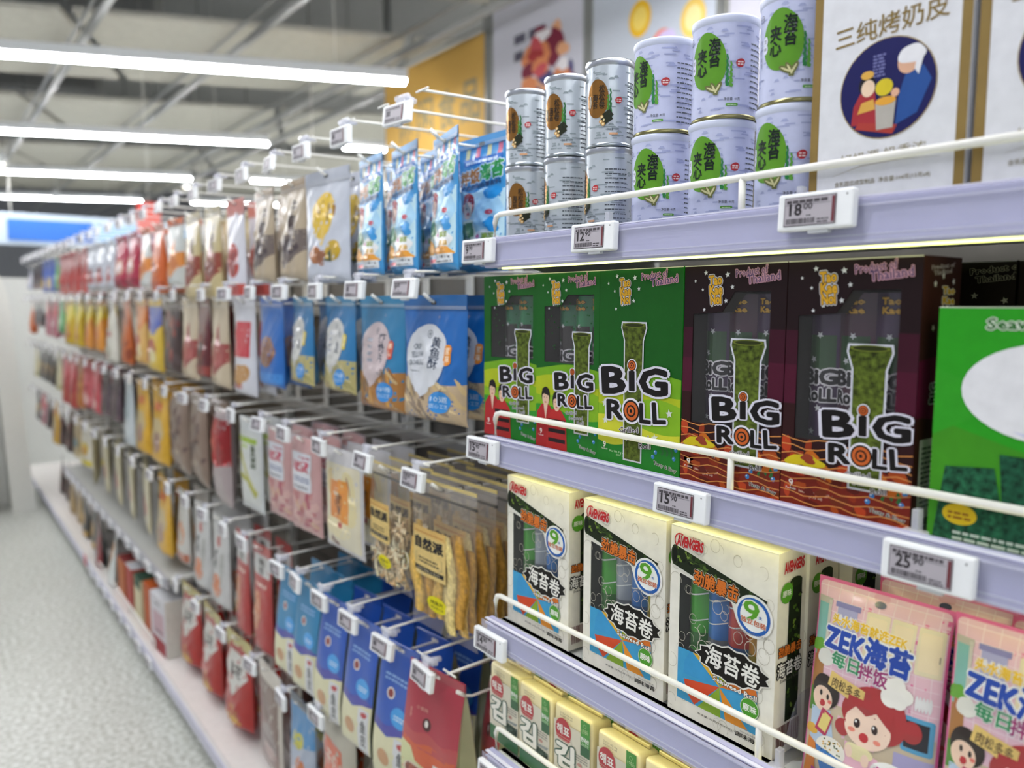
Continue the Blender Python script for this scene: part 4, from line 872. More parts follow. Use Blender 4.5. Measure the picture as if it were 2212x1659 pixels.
# cream boxes on the third shelf (printed heroes left off)
AW, AH = .1545, .246
def cream_art(W, H):
    a = Art('card'); rd = random.Random(12)
    for i in range(60):
        x, z, r = W * rd.uniform(-.47, .47), H * rd.uniform(.02, .97), W * rd.uniform(.03, .06); a.ring(x, z, r * .92, r, '#c9c4b4', 0, 1.2, rd.uniform(0, 360), rd.uniform(400, 640), 12)
    a.text('MARVEL', -W * .27, H * .957, W * .07, H * .009, '#b86a6a', 3, .02); a.text('AVENGERS', -W * .30, H * .925, W * .26, H * .052, '#c0282e', 3, .05, '#e9dede', .04, -2, .9); a.ring(-W * .40, H * .925, W * .05, W * .06, '#c0282e', 4, 1.1, 60, 330)
    bl = [(W * (-.45 + .085 * k), H * (.845 - .0135 * k) ) for k in range(11)]
    a.line(bl, H * .118, '#ecebdf', 4); a.line(bl, H * .105, '#1c2714', 5); 
    rd2 = random.Random(5); 
    for i in range(60):
        k = rd2.uniform(0, 10); x = W * (-.45 + .085 * k); z = H * (.845 - .0135 * k) + H * rd2.uniform(-.045, .045); a.blob(x, z, W * rd2.uniform(.012, .03), H * rd2.uniform(.004, .012), rd2.choice(['#4d6a26', '#6f8a36', '#2e4319', '#3a5420', '#0f160b']), 6, i, .3, 8)
    a.ell(-W * .45, H * .845, W * .04, H * .055, '#26331a', 6); a.ell(-W * .45, H * .845, W * .026, H * .04, '#0e140a', 7)
    a.text('劲脆暴击', -W * .04, H * .755, W * .42, H * .075, '#d9762c', 7, .03, '#1a1410', .06, -4, out2='#e6dfd0', ow2=.09)
    a.ell(W * .31, H * .665, W * .165, W * .165, '#e9e9e4', 7); a.ring(W * .31, H * .665, W * .118, W * .145, '#2860ae', 8); a.ell(W * .31, H * .665, W * .118, W * .118, '#eef0ec', 8); a.text('9', W * .29, H * .688, W * .13, H * .1, '#5a9e2c', 9, .02, '#e9eee2', .04); a.text('独立包装', W * .31, H * .638, W * .22, H * .028, '#c86234', 10, .02, '#f0eee6', .04, -3); a.text('支', W * .37, H * .67, W * .03, H * .014, '#2f6ab0', 10)
    a.text('INDEPENDENT PACKING', W * .30, H * .578, W * .3, H * .011, '#7d7c78', 9, .0, None, 0, 3)
    cx, cz = W * .02, H * .24
    a.rect(-W * .40, H * .085, W * .36, H * .36, '#3f9ccc', 2)
    for k, c in enumerate(['#d8752c', '#9cae2e', '#e0b030', '#3a96cc', '#cf4f2e', '#86aa32', '#dd8f2c', '#3f9ccc']):
        a0, a1 = R(45 * k + 10), R(45 * k + 48); L = W * .36
        a.poly([(cx, cz)] + [(max(-W * .40, min(W * .36, cx + L * math.cos(q))), max(H * .085, min(H * .36, cz + L * math.sin(q)))) for q in (a0, (a0 + a1) / 2, a1)], c, 3)
    def spiky(e):
        pts = []
        for k in range(26): an = 2 * math.pi * k / 26; q = 1 + (.10 if k % 2 else -.04); pts.append((W * .13 + (W * .29 * q + e) * math.cos(an) * (1 + .08 * math.cos(2 * an)), H * .375 + (H * .082 * q + e) * math.sin(an)))
        return pts
    a.poly(spiky(.002), '#e8e6dc', 6); a.poly(spiky(0), '#16120f', 7); a.text('海苔卷', W * .13, H * .378, W * .50, H * .105, '#efede6', 8, .02, None, 0, -3)
    a.text('Seaweed Roll', W * .16, H * .272, W * .40, H * .026, '#efede6', 7, .03, '#5a4026', .05, -3)
    a.ell(W * .30, H * .205, W * .085, W * .085, '#4f9a2e', 6); a.ring(W * .30, H * .205, W * .078, W * .082, '#e4ebda', 7); a.text('原味', W * .30, H * .205, W * .12, H * .036, '#f0f2ea', 7, .03)
    a.text('调味海苔', W * .29, H * .048, W * .24, H * .025, '#2b2927', 3, .02); a.text('净含量: 27克(3克X9支)', -W * .02, H * .05, W * .34, H * .013, '#4a4844', 3, .005); a.text('图片仅供参考', W * .31, H * .07, W * .18, H * .008, '#77746e', 3, 0)
    return a
awin = [(-AW * .40, AH * .34), (AW * .34, AH * .34), (AW * .34, AH * .60), (AW * .24, AH * .575), (AW * .15, AH * .62), (AW * .10, AH * .70), (-AW * .40, AH * .755)]
def plain_sachet(c2, k):
    a = Art('film'); a.line([(-.02, AH * .62), (.02, AH * .66)], .002, '#dfe4dc', 1); a.line([(-.02, AH * (.48 + .02 * k)), (.02, AH * (.52 + .02 * k))], .0016, '#dfe4dc', 1); a.rect(-.02, AH * .36, .02, AH * .44, c2, 1); return a
asx = [(-AW * .32 + i * .030, .030, AH * .34, AH * (.72 - .02 * i), c, plain_sachet(c2, i)) for i, (c, c2) in enumerate((('#3f9a2a', '#2c6a24'), ('#9aa2a8', '#6a7076'), ('#2f74bc', '#27588e'), ('#c8b824', '#a08c1c')))]
asx2 = [(x, w, a0, b0, c, s) for (x, w, a0, b0, _, s), c in zip(asx, ('#3f9a2a', '#2f74bc', '#b9392c', '#c8902a'))]
sa = Art('card'); D3 = .062
sa.text('AVENGERS', D3 * .5, AH * .925, D3 * .66, AH * .05, '#c0282e', 3, .05, '#e9dede', .04, 2, .9); sa.ell(D3 * .28, AH * .80, D3 * .2, D3 * .2, '#5ca032', 3); sa.text('原味', D3 * .28, AH * .80, D3 * .28, AH * .03, '#eef2e8', 4, .02)
sa.line([(D3 * .58, AH * .16), (D3 * .58, AH * .84)], D3 * .42, '#1c2714', 1); rd = random.Random(6)
for i in range(40): sa.blob(D3 * .58 + D3 * rd.uniform(-.18, .18), AH * rd.uniform(.17, .83), D3 * .05, AH * .012, rd.choice(['#4d6a26', '#6f8a36', '#2e4319', '#0f160b']), 2, i, .3, 8)
sa.ell(D3 * .58, AH * .84, D3 * .21, AH * .025, '#26331a', 2)
sa.text('劲脆暴击', D3 * .45, AH * .52, D3 * .75, AH * .05, '#d9762c', 4, .03, '#1a1410', .06); sa.text('海苔卷', D3 * .45, AH * .43, D3 * .8, AH * .07, '#efede6', 4, .02, '#16120f', .10); sa.text('Seaweed Roll', D3 * .45, AH * .375, D3 * .6, AH * .016, '#5a564e', 4, .01); sa.bars(D3 * .1, AH * .04, D3 * .86, AH * .15, '#7a4a48', 3, 5)
cr1 = carton('snack_box', AW, AH, D3, '#ebe8dc', cream_art(AW, AH), awin, '#ece8da', '#f0ecde', sachets=asx, side_art=sa, wcol='#2a2a26')
cr2 = carton('snack_box', AW, AH, D3, '#ebe8dc', cream_art(AW, AH), awin, '#ece8da', '#f0ecde', sachets=asx2, side_art=sa, wcol='#2a2a26')
z3 = 1.0025; GC = 'cream seaweed roll boxes'
place(cr1, (-.915, .034, z3), R(-1), 'cream box with silver and green sachets, at the rail end by the dried fish', GC)
place(cr1, (-.7265, .032, z3), R(.5), 'cream box in the middle of the three front ones', GC)
place(cr2, (-.561, .031, z3), R(1), 'cream box with blue and red sachets, beside the pink pouches', GC)
dup(cr2, (-.558, .092, z3), R(-1), 'cream box directly behind the one beside the pink pouches', GC)
dup(cr2, (-.54, .16, z3), R(-4), 'cream box third from the front, mostly hidden behind the pink pouches', GC)
dup(cr1, (-.725, .094, z3), 0, 'cream box directly behind the middle front one', GC)

# pink pouches
PW, PH = .142, .228
def zek_art(W, H):
    a = Art('film'); X = lambda u: W * (u - .5); Z = lambda v: H * v
    a.rect(-W * .485, H * .012, W * .485, H * .985, '#e3bccb', 0, .006)
    for i in range(9): a.line([(-W * .48, Z(.52 + .055 * i)), (W * .48, Z(.52 + .055 * i))], .0008, '#efdbe2', 1)
    for i in range(9): a.line([(X(.08 + .105 * i), Z(.5)), (X(.08 + .105 * i), Z(.98))], .0008, '#efdbe2', 1)
    a.rect(X(.02), Z(.62), X(.12), Z(.9), '#7fb5b0', 2); a.rect(X(.015), Z(.88), X(.14), Z(.91), '#b9b4a8', 3); a.rect(X(.11), Z(.66), X(.135), Z(.9), '#c9c4ba', 3)
    a.rect(X(.17), Z(.88), X(.37), Z(.905), '#8583b8', 3); a.rect(X(.19), Z(.74), X(.35), Z(.885), '#a9a8d2', 2)
    for i in range(4): a.ell(X(.22 + .04 * i), Z(.83), W * .014, H * .02, '#e6e4ee', 3, 12)
    for i in range(3): a.rect(X(.42 + .19 * i), Z(.69), X(.595 + .19 * i), Z(.9), '#e2d6b8', 2, .002); a.rect(X(.44 + .19 * i), Z(.71), X(.575 + .19 * i), Z(.88), '#ead9b9', 3, .002); a.rect(X(.57 + .19 * i), Z(.76), X(.578 + .19 * i), Z(.79), '#8a8070', 4)
    a.rect(X(.02), Z(.02), X(.98), Z(.42), '#c9b99e', 1); a.rect(X(.02), Z(.44), X(.12), Z(.62), '#a8743f', 2); a.blob(X(.06), Z(.67), W * .06, H * .04, '#63a336', 3, 3, .2); a.rect(X(.04), Z(.6), X(.09), Z(.645), '#b06a44', 3); a.poly([(X(.02), Z(.34)), (X(.1), Z(.36)), (X(.1), Z(.47)), (X(.02), Z(.46))], '#4f8a2f', 3)
    a.rect(X(.76), Z(.34), X(.97), Z(.5), '#58a0c8', 2, .003); a.rect(X(.78), Z(.36), X(.94), Z(.48), '#2c2c34', 3); a.rect(X(.72), Z(.02), X(.98), Z(.32), '#a9a4cc', 2)
    for i in range(5): a.ell(X(.84 + .022 * i), Z(.565), W * .012, H * .035, '#e2e2e6', 4, 12)
    # lettering
    a.text('头水海苔就选ZEK', X(.45), Z(.815), W * .58, H * .05, '#e2b81c', 5, .04, '#f2eee6', .05, -2)
    a.text('ZEK海苔', X(.45), Z(.725), W * .66, H * .125, '#2348ac', 5, .05, '#eef0f6', .06, -3); a.text('每日', X(.30), Z(.635), W * .22, H * .07, '#3c8f62', 7, .03, '#f0f0ec', .05, -3); a.text('拌饭', X(.52), Z(.62), W * .22, H * .075, '#9a3c74', 7, .03, '#f0eef2', .05, -3)
    a.poly([(X(.2), Z(.575)), (X(.48), Z(.535)), (X(.46), Z(.455)), (X(.18), Z(.505))], '#ddbf72', 7); a.text('肉松多多', X(.33), Z(.518), W * .23, H * .05, '#5c4630', 8, .015, None, 0, -8)
    # boy
    a.blob(X(.13), Z(.625), W * .065, H * .045, '#dcdcd6', 4, 3, .08); a.blob(X(.16), Z(.462), W * .115, H * .085, '#2e2420', 5, 7, .03); a.ell(X(.14), Z(.425), W * .085, H * .06, '#efd0b8', 6); a.ell(X(.125), Z(.45), W * .012, H * .014, '#2a1f1c', 7, 12); a.ell(X(.185), Z(.44), W * .012, H * .014, '#2a1f1c', 7, 12); a.ell(X(.145), Z(.405), W * .025, H * .016, '#b83a3c', 7, 12); a.ell(X(.205), Z(.42), W * .018, H * .009, '#e0766a', 7, 12)
    a.poly([(X(.05), Z(.37)), (X(.22), Z(.38)), (X(.28), Z(.2)), (X(.06), Z(.2))], '#b5c9de', 4); a.poly([(X(.15), Z(.385)), (X(.25), Z(.36)), (X(.2), Z(.25)), (X(.1), Z(.27))], '#b8325a', 6); a.poly([(X(.165), Z(.37)), (X(.235), Z(.352)), (X(.195), Z(.27)), (X(.125), Z(.285))], '#e2cf7c', 7)
    # girl
    a.blob(X(.56), Z(.44), W * .235, H * .135, '#a8383a', 6, 21, .04, 30); a.ell(X(.33), Z(.335), W * .06, H * .04, '#a8383a', 6); a.ell(X(.83), Z(.43), W * .07, H * .05, '#a8383a', 6); a.ell(X(.52), Z(.375), W * .175, H * .098, '#f2d6c2', 7)
    a.poly([(X(.34), Z(.40)), (X(.42), Z(.455)), (X(.5), Z(.425)), (X(.58), Z(.455)), (X(.7), Z(.39)), (X(.7), Z(.48)), (X(.36), Z(.5))], '#a8383a', 8)
    for x in (.44, .575): a.ell(X(x), Z(.38), W * .024, H * .022, '#33201e', 8, 14); a.ell(X(x - .008), Z(.388), W * .008, H * .007, '#f2f2f2', 9, 8)
    a.ell(X(.5), Z(.325), W * .035, H * .022, '#c23a3e', 8, 14); a.ell(X(.405), Z(.345), W * .028, H * .011, '#e88a78', 8, 12); a.ell(X(.6), Z(.325), W * .028, H * .011, '#e88a78', 8, 12)
    for x, z, r in ((.63, .60, .06), (.7, .61, .065), (.76, .575, .06), (.66, .55, .07), (.72, .545, .06)): a.ell(X(x), Z(z), W * r, H * r * .62, '#eceae6', 8, 18)
    a.poly([(X(.36), Z(.28)), (X(.62), Z(.25)), (X(.66), Z(.1)), (X(.36), Z(.12))], '#eab9cc', 5); a.blob(X(.47), Z(.25), W * .1, H * .04, '#e8dfae', 8, 4, .1); a.ell(X(.4), Z(.24), W * .03, H * .03, '#f2d6c2', 9); a.ell(X(.53), Z(.225), W * .03, H * .03, '#f2d6c2', 9)
    # bowl of rice, salad, bubble
    a.ell(X(.25), Z(.2), W * .125, H * .062, '#e8e6dc', 8); rd = random.Random(3)
    for i in range(26): a.ell(X(.25 + rd.uniform(-.08, .08)), Z(.215 + rd.uniform(-.03, .03)), W * .008, H * .004, rd.choice(['#55703a', '#3a4c2a', '#d8a83c']), 9, 8)
    a.poly([(X(.12), Z(.2)), (X(.38), Z(.17)), (X(.34), Z(.085)), (X(.27), Z(.065)), (X(.18), Z(.085))], '#3b78be', 9)
    a.blob(X(.56), Z(.09), W * .17, H * .06, '#6fa83a', 8, 6, .14); a.blob(X(.58), Z(.09), W * .11, H * .04, '#4a5c2c', 9, 8, .2); a.blob(X(.52), Z(.1), W * .03, H * .02, '#c84a34', 10, 2); a.blob(X(.6), Z(.075), W * .03, H * .018, '#e2cf9c', 10, 4)
    for x, z, rx, rz_ in ((.72, .2, .15, .06), (.63, .17, .08, .045), (.83, .16, .09, .05), (.74, .13, .12, .05)): a.ell(X(x), Z(z), W * rx, H * rz_, '#eeeeec', 10, 20)
    a.text('+', X(.63), Z(.21), W * .05, H * .03, '#d0569a', 11, .06); a.text('添加', X(.77), Z(.19), W * .16, H * .04, '#7fa02a', 11, .04)
    for i, (s, c) in enumerate((('D', '#d04a3c'), ('H', '#3c96c0'), ('A', '#3c6ac0'))): a.text(s, X(.58 + .055 * i), Z(.165 - .008 * i), W * .05, H * .034, c, 11, .05)
    a.text('藻油', X(.82), Z(.135), W * .15, H * .036, '#b8a522', 11, .04)
    a.blob(X(.07), Z(.26), W * .05, H * .028, '#dfae42', 5, 3); a.poly([(X(.03), Z(.04)), (X(.13), Z(.04)), (X(.12), Z(.2)), (X(.05), Z(.22))], '#d07a2c', 6); a.blob(X(.4), Z(.05), W * .055, H * .035, '#dfae42', 9, 5, .06); a.poly([(X(.1), Z(.0)), (X(.36), Z(.0)), (X(.3), Z(.06)), (X(.1), Z(.08))], '#a83c9a', 8); a.text('高钙', X(.19), Z(.035), W * .12, H * .035, '#f0e2f0', 9, .03)
    a.rect(-.0085, H * .955, .0085, H * .985, '#dcaabb', 4, .003); a.ell(0, H * .94, .006, .0035, '#3c4468', 4, 14)
    return a
zk = make_bag('snack_pouch', PW, PH, .03, '#d9679c', zek_art(PW, PH), 'film', 'flat', 5, .0011, seal=False, nu=22, nv=26)
GZ = 'pink children\'s seaweed pouches'
for (x, y, z, rz, rx, l) in ((-.383, .046, .999, 3, -7, 'pink pouch in front, next to the cream boxes'), (-.238, .045, 1.004, 2, -6, 'pink pouch at the lower right corner of the frame'), (-.335, .083, 1.004, 1, -7, 'pink pouch leaning behind the front left one'), (-.2, .075, 1.004, 4, -8, 'pink pouch behind the corner one'), (-.255, .105, 1.008, -2, -8, 'pink pouch at the back, just under the blurred price tag'), (-.36, .14, 1.004, 3, -7, 'rearmost pink pouch, only its top edge and tiles showing')):
    place(zk, (x, y, z), R(rz), l, GZ, R(rx))

# cream seaweed packs on the fourth shelf
HW, HH, HD = .083, .142, .045
def haepyo():
    t = thing('seaweed_pack', 'x', 'seaweed pack'); cm = M('#e8dcb2', 'film')
    m = MB(); b = bmesh.new(); bmesh.ops.create_cube(b, size=1)
    for v in b.verts: v.co = Vector((v.co.x * HW, v.co.y * HD + HD / 2, v.co.z * HH + HH / 2))
    bmesh.ops.bevel(b, geom=b.edges[:], offset=.006, segments=3, affect='EDGES', profile=.5); bmesh.ops.subdivide_edges(b, edges=b.edges[:], cuts=2, use_grid_fill=True)
    rd = random.Random(4)
    for v in b.verts:
        if v.co.z > HH - .02: v.co.z -= .012 * (v.co.y / HD - .2) * (1 if v.co.y > .008 else 0)
        v.co.y += .0007 * math.sin(v.co.x * 190 + v.co.z * 70); v.co.x += .0008 * math.sin(v.co.z * 160)
    m.bm(b, cm, True)
    a = Art('film'); W, H = HW, HH; X = lambda u: W * (u - .5)
    a.rect(X(.03), H * .05, X(.97), H * .83, '#d6d0bd', 0, .002); a.rect(X(.03), H * .04, X(.97), H * .22, '#2f6a3c', 1); a.ell(X(.72), H * .3, W * .2, H * .06, '#8d9088', 1)
    a.ell(X(.28), H * .735, W * .21, W * .24, '#b8343c', 2, 36); a.rect(X(.05), H * .60, X(.5), H * .665, '#d6d0bd', 3)
    for i in range(3): a.line([(X(.10 + .03 * i), H * (.655 - .014 * i)), (X(.47 - .02 * i), H * (.655 - .014 * i))], .0009 + .0006 * (2 - i), '#b8343c', 4)
    a.text('해표', X(.28), H * .745, W * .33, H * .105, '#f0e8e2', 4, .03, None, 0, 0); a.text('김', X(.33), H * .46, W * .46, H * .27, '#e9e6dc', 4, .05, '#3a5a48', .05, 0)
    a.rect(X(.74), H * .62, X(.97), H * .985, '#3f8f32', 3); a.rect(X(.74), H * .59, X(.97), H * .70, '#245a34', 4); a.text('1986', X(.855), H * .87, W * .16, H * .05, '#b9d69c', 5, 0, None, 0, 12); a.ring(X(.85), H * .93, W * .03, W * .036, '#b9d69c', 5); a.text('한국산', X(.855), H * .775, W * .2, H * .05, '#eef2ea', 5, .05); a.text('고소한맛', X(.855), H * .72, W * .19, H * .035, '#dfe8d8', 5, .0)
    a.fine(X(.62), H * .5, X(.92), H * .585, 3, '#8f8c82', 3, 4, .45); a.ell(X(.72), H * .46, W * .06, H * .018, '#b58074', 4); a.poly([(X(.56), H * .4), (X(.95), H * .43), (X(.9), H * .39), (X(.62), H * .38)], '#8a8f8c', 3); a.poly([(X(.6), H * .2), (X(.94), H * .2), (X(.94), H * .36), (X(.6), H * .37)], '#4a5850', 4, 'nori')
    a.text('2023.03.06\n2024.03.05', X(.36), H * .92, W * .34, H * .05, '#6a5c3c', 3, .0)
    m.art(a, lambda u, v, o: (u, -o - .0012, v)); 
    s = Art('film'); s.text('HAEPYO SEASONED', .022, H * .62, H * .5, .007, '#5c5a3a', 1, 0, None, 0, 90); m.art(s, lambda u, v, o: (HW / 2 + o + .001, u, v)); m.build('pack_body', t)
    m = MB(); m.box((0, HD * .62, HH - .001), (HW * .9, .004, .006), M('#cfc190', 'film'), .0012); m.build('back_fin', t)
    return t
hp = haepyo(); z4 = .7675; GH = 'cream seaweed packs on the fourth shelf'
for i, x in enumerate((-1.0, -.915, -.828, -.730, -.640, -.550, -.455, -.360)):
    w = ('at the rail end under the price tag', 'second from the rail end', 'third from the rail end', 'fourth from the rail end', 'fifth from the rail end', 'sixth from the rail end', 'seventh from the rail end', 'eighth from the rail end')[i]
    place(hp, (x, .034 - .003 * (i % 2), z4), R((1, -1, 2, 0)[i % 4]), 'cream seaweed pack with red sun, front row, ' + w, GH)
    dup(hp, (x - .006, .092, z4), R((0, 1, -1)[i % 3]), 'cream seaweed pack in the row behind, ' + w, GH)
    if i < 6: dup(hp, (x + .004, .148, z4), R((1, -1, 0)[i % 3]), 'cream seaweed pack in the third row back, ' + w, GH)

# white gift cartons on the top shelf
CW, CH = .152, .29
a = Art('card'); Wc = CW
gold = '#8a7240'
for x0, x1, q0, q1 in ((-Wc / 2, -Wc / 2 + .009, 0, CH), (Wc / 2 - .009, Wc / 2, 0, CH)): a.rect(x0, q0, x1, q1, gold, 0)
a.rect(-Wc / 2, CH - .009, Wc / 2, CH, gold, 0)
a.text('三纯烤奶皮', .002, .1665, .108, .0205, '#86703e', 1, .01, None, 0, 3); a.text('塔源', 0, .203, .03, .014, '#86703e', 1, .02)
ex, ez = .002, .107
a.ell(ex, ez, .0465, .0475, '#a89468', 1, 40, rot=40); a.ell(ex, ez, .0455, .0465, '#191a56', 2, 40, rot=40)
a.fine(ex - .014, ez + .012, ex - .002, ez + .034, 7, '#6f72a6', 3, 3, .6)
a.poly([(ex - .034, ez - .030), (ex - .006, ez - .033), (ex - .012, ez + .004), (ex - .022, ez + .006), (ex - .032, ez - .012)], '#a33038', 3); a.ell(ex - .019, ez + .006, .0085, .0095, '#1e1a20', 3); a.ell(ex - .018, ez + .003, .0068, .0080, '#ecd0b4', 4); a.ell(ex - .019, ez + .0155, .0065, .004, '#d6a64c', 5); a.poly([(ex - .024, ez - .010), (ex - .012, ez - .008), (ex - .010, ez - .018), (ex - .028, ez - .020)], '#d6a64c', 4)
a.poly([(ex + .010, ez - .036), (ex + .030, ez - .028), (ex + .042, ez + .0), (ex + .034, ez + .014), (ex + .018, ez + .010), (ex + .012, ez - .01)], '#274f92', 3); a.ell(ex + .020, ez + .020, .010, .011, '#dcae92', 4); a.blob(ex + .023, ez + .026, .012, .009, '#e6e6ea', 5, 3, .08); a.poly([(ex + .028, ez + .024), (ex + .034, ez + .022), (ex + .030, ez + .006), (ex + .026, ez + .012)], '#e6e6ea', 5)
a.ell(ex - .002, ez + .001, .0085, .008, '#d6c22c', 5); a.poly([(ex - .010, ez - .012), (ex + .010, ez - .012), (ex + .008, ez - .038), (ex - .008, ez - .038)], '#b3aea6', 5); a.ell(ex, ez - .012, .010, .004, '#e0a43c', 6); a.ell(ex + .009, ez - .006, .004, .004, '#dcae92', 6); a.poly([(ex - .03, ez - .034), (ex + .008, ez - .044), (ex + .012, ez - .036), (ex - .026, ez - .028)], '#a83c34', 4)
a.text('好奶源 奶香浓', .0, .046, .084, .0105, '#8d8468', 1, .0, None, 0, 2); a.line([(-.05, .030), (-.02, .037), (.02, .0385), (.055, .036)], [.0002, .0008, .0008, .0002], '#a9a294', 1); a.text('含乳固态成型制品  净含量:104克(13克x8)', .0, .021, .094, .0058, '#7d7358', 1, .005)
wc = carton('gift_carton', CW, CH, .08, '#dcdde2', a, None, '#d8d8dc', '#e8e8ec', cat='gift carton')
place(wc, (-.388, .03, zt), 0, 'white gold-edged carton with an egg-shaped blue picture, beside the lavender tins', 'white milk snack cartons')
place(wc, (-.230, .03, zt), 0, 'white gold-edged carton cut by the right edge of the frame', 'white milk snack cartons')

# clear dividers on the shelves
m = MB(); fin = [(.03, .0)] + [(.03 + .0 + .004 * k, .078 * math.sin(R(9 * k)) ** .8) for k in range(1, 11)] + [(.30, .078), (.30, 0)]
t = thing('shelf_divider', 'x', 'shelf divider')
m.prism(fin, -.0009, .0009, ACRYL, 'x'); m.build('fin', t)
m = MB(); m.box((0, .026, .012), (.007, .010, .024), CLIPC, .001); m.box((0, .022, .002), (.022, .012, .004), CLIPC, .001); m.build('base_clip', t)
for p, l in (((-.755, 0, zt), 'clear divider between the silver and the lavender tins'), ((-.4695, 0, zt), 'clear divider between the lavender tins and the white carton'), ((-.3335, .0, z2), 'clear divider between the maroon box and the bright green pack'), ((-.470, 0, z3), 'clear divider between the cream boxes and the pink pouches')): place(t, p, 0, l, 'clear shelf dividers')

# price tags on the shelf edges
GT = 'price tags on the near shelves'
for pr, x, z, l in (('9.90', -1.012, 1.611, 'price tag reading 9.90 at the end of the top shelf'), ('12.90', -.748, 1.615, 'price tag reading 12.90 below the silver tins'), ('18.00', -.431, 1.620, 'price tag reading 18.00 below the white carton'),
                    ('15.90', -1.003, 1.293, 'price tag reading 15.90 at the end of the second shelf'), ('15.90', -.593, 1.291, 'price tag reading 15.90 below the first maroon box'), ('25.90', -.307, 1.291, 'price tag reading 25.90 above the pink pouches'),
                    ('14.80', -.984, .973, 'price tag reading 14.80 at the end of the third shelf'), (None, -.975, .742, 'price tag at the end of the fourth shelf'), (None, -.98, .40, 'price tag at the end of the low shelf')):
    put_tag(pr, False, (x, -.0016, z), l, GT, rx=R(-3))

# ================================================================== HOOK ROWS
ROWZ = {'A': 1.87, 'B': 1.555, 'C': 1.20, 'D': .825, 'E': .46}
ROWN = {'A': 'top hook row', 'B': 'second hook row', 'C': 'third hook row', 'D': 'fourth hook row', 'E': 'lowest hook row'}
def hang(row, x, bag, H, desc, n=1, dy=.066, rz=0, price=None, tagged=True, y0=.05, dx=0, jit=1, tagz=0, up=0, tdx=-.018, fy=None):
    """a hook with n bags on it and a price tag on its front end"""
    z = ROWZ[row]; gap = .088 if row == 'A' else .063; z += up; zw = z - (.05 if row == 'A' else .025)
    rd = random.Random(int(x * 1000) + ord(row)); x = x * (.72 + (y0 if fy is None else fy)) / .75
    put_hook(gap, (x, .405, zw), 'wire hook of the ' + desc, ROWN[row] + ' hooks')
    for i in range(n):
        lab = desc if i == 0 else desc + (', second on its hook', ', third on its hook', ', fourth on its hook', ', fifth on its hook', ', sixth on its hook')[i - 1]
        place(bag, (x + dx + rd.uniform(-.006, .006) * jit * (i > 0), y0 + dy * i, zw - (H - .0143)), R(rz + rd.uniform(-5, 5) * jit), lab, 'bags in the ' + ROWN[row])
    if tagged: put_tag(price, True, (x + tdx, .003, z + tagz), 'price tag of the ' + desc, 'price tags of the ' + ROWN[row], rx=R(-4 + rd.uniform(-6, 4)), rz=R(rd.uniform(-7, 7)))
def bare(x, row): pass
P = 'snack_pouch'
# --- top row
bl = make_bag(P, .15, .247, .042, '#3f93cf', A_blue(.15, .247), seed=11, cr=.0024, seal='#4796cf', seal_h=.075, nu=28, nv=36)
hang('A', -1.163, bl, .247, 'blue rice seaweed pouch turned a little, nearest the silver tins', 1, rz=-16, y0=.058, jit=0, tdx=-.066)
place(bl, (-1.185, .125, 1.82 - .247 + .0143), R(1), 'blue rice seaweed pouch partly behind the silver tins', 'bags in the top hook row')
hang('A', -1.306, bl, .247, 'blue rice seaweed pouch second from the pale yellow-dotted pouch', 3, rz=-11, y0=.055, jit=.3, tagged=False)
hang('A', -1.443, bl, .247, 'blue rice seaweed pouch beside the pale yellow-dotted pouch', 3, rz=-8, y0=.055, jit=.3)
wy = make_bag(P, .20, .258, .045, '#c5cad6', A_whiteyellow(.20, .258), seed=4, cr=.003, seal='#bcc1cd', seal_h=.12)
hang('A', -1.655, wy, .258, 'pale silver pouch with a big yellow oval', 2, rz=3)
db1 = make_bag(P, .165, .25, .05, '#b7a78e', A_generic(.165, .25, '#6e625c', '#4b3f40', '#cbb898', '牛肉', 3, 0), seed=6, cr=.003, seal='#a08a6c')
hang('A', -1.85, db1, .25, 'grey-brown pouch next to the pale silver one', 2, rz=2); hang('A', -2.05, db1, .25, 'grey-brown pouch second from the pale silver one', 2, rz=-2)
pr = make_bag(P, .15, .30, .04, '#d9d9e2', A_generic(.15, .30, '#b8473c', '#8f3430', '#c2534a', None, 5, 1), seed=8, cr=.002, seal='#cf7a70', seal_h=.16)
hang('A', -2.28, pr, .30, 'white pouch with red food picture and red header', 2)
tn = make_bag(P, .185, .295, .05, '#c9b98a', A_generic(.185, .295, '#8f4432', '#7a3a2c', '#a8885a', '手撕牛肉'[:3], 7, 0, '#54402e'), seed=9, cr=.002, seal='#a89a68')
hang('A', -2.50, tn, .295, 'tan pouch with dark red streak, right one of two', 3); hang('A', -2.72, tn, .295, 'tan pouch with dark red streak, left one of two', 3)
wo = make_bag(P, .17, .245, .05, '#cfd3cf', A_generic(.17, .245, '#d98a3c', '#c9742c', '#9bb8be', None, 10, 0), seed=12, seal='#d9703a')
hang('A', -2.93, wo, .245, 'white and orange pouch left of the tan pair', 2)
og = make_bag(P, .2, .27, .06, '#c9622a', A_generic(.2, .27, '#d77a3a', '#8f3c22', '#a84a22', None, 12, 1), seed=14, cr=.003)
hang('A', -3.17, og, .27, 'bright orange pouch high on the top row', 2); 
hang('A', -3.38, wo, .245, 'white and orange pouch left of the bright orange pouch', 2)
rs = make_bag(P, .19, .24, .06, '#a8344a', A_generic(.19, .24, '#cfa28c', '#d9d2d2', '#7e1f30', None, 13, 1), seed=16, cr=.004)
hang('A', -3.60, rs, .24, 'shiny crimson pouch, right one of two', 2); hang('A', -3.83, rs, .24, 'shiny crimson pouch, left one of two', 2)
gr = make_bag(P, .2, .24, .06, '#b9bcc4', A_generic(.2, .24, '#c4cad2', '#8e3a34', '#a8423a', None, 14, 2), seed=17, cr=.003)
for i, x in enumerate((-4.06, -4.3, -4.55)): hang('A', x, gr, .24, 'silvery pouch with red base, %s of three' % ('right', 'middle', 'left')[i], 2)
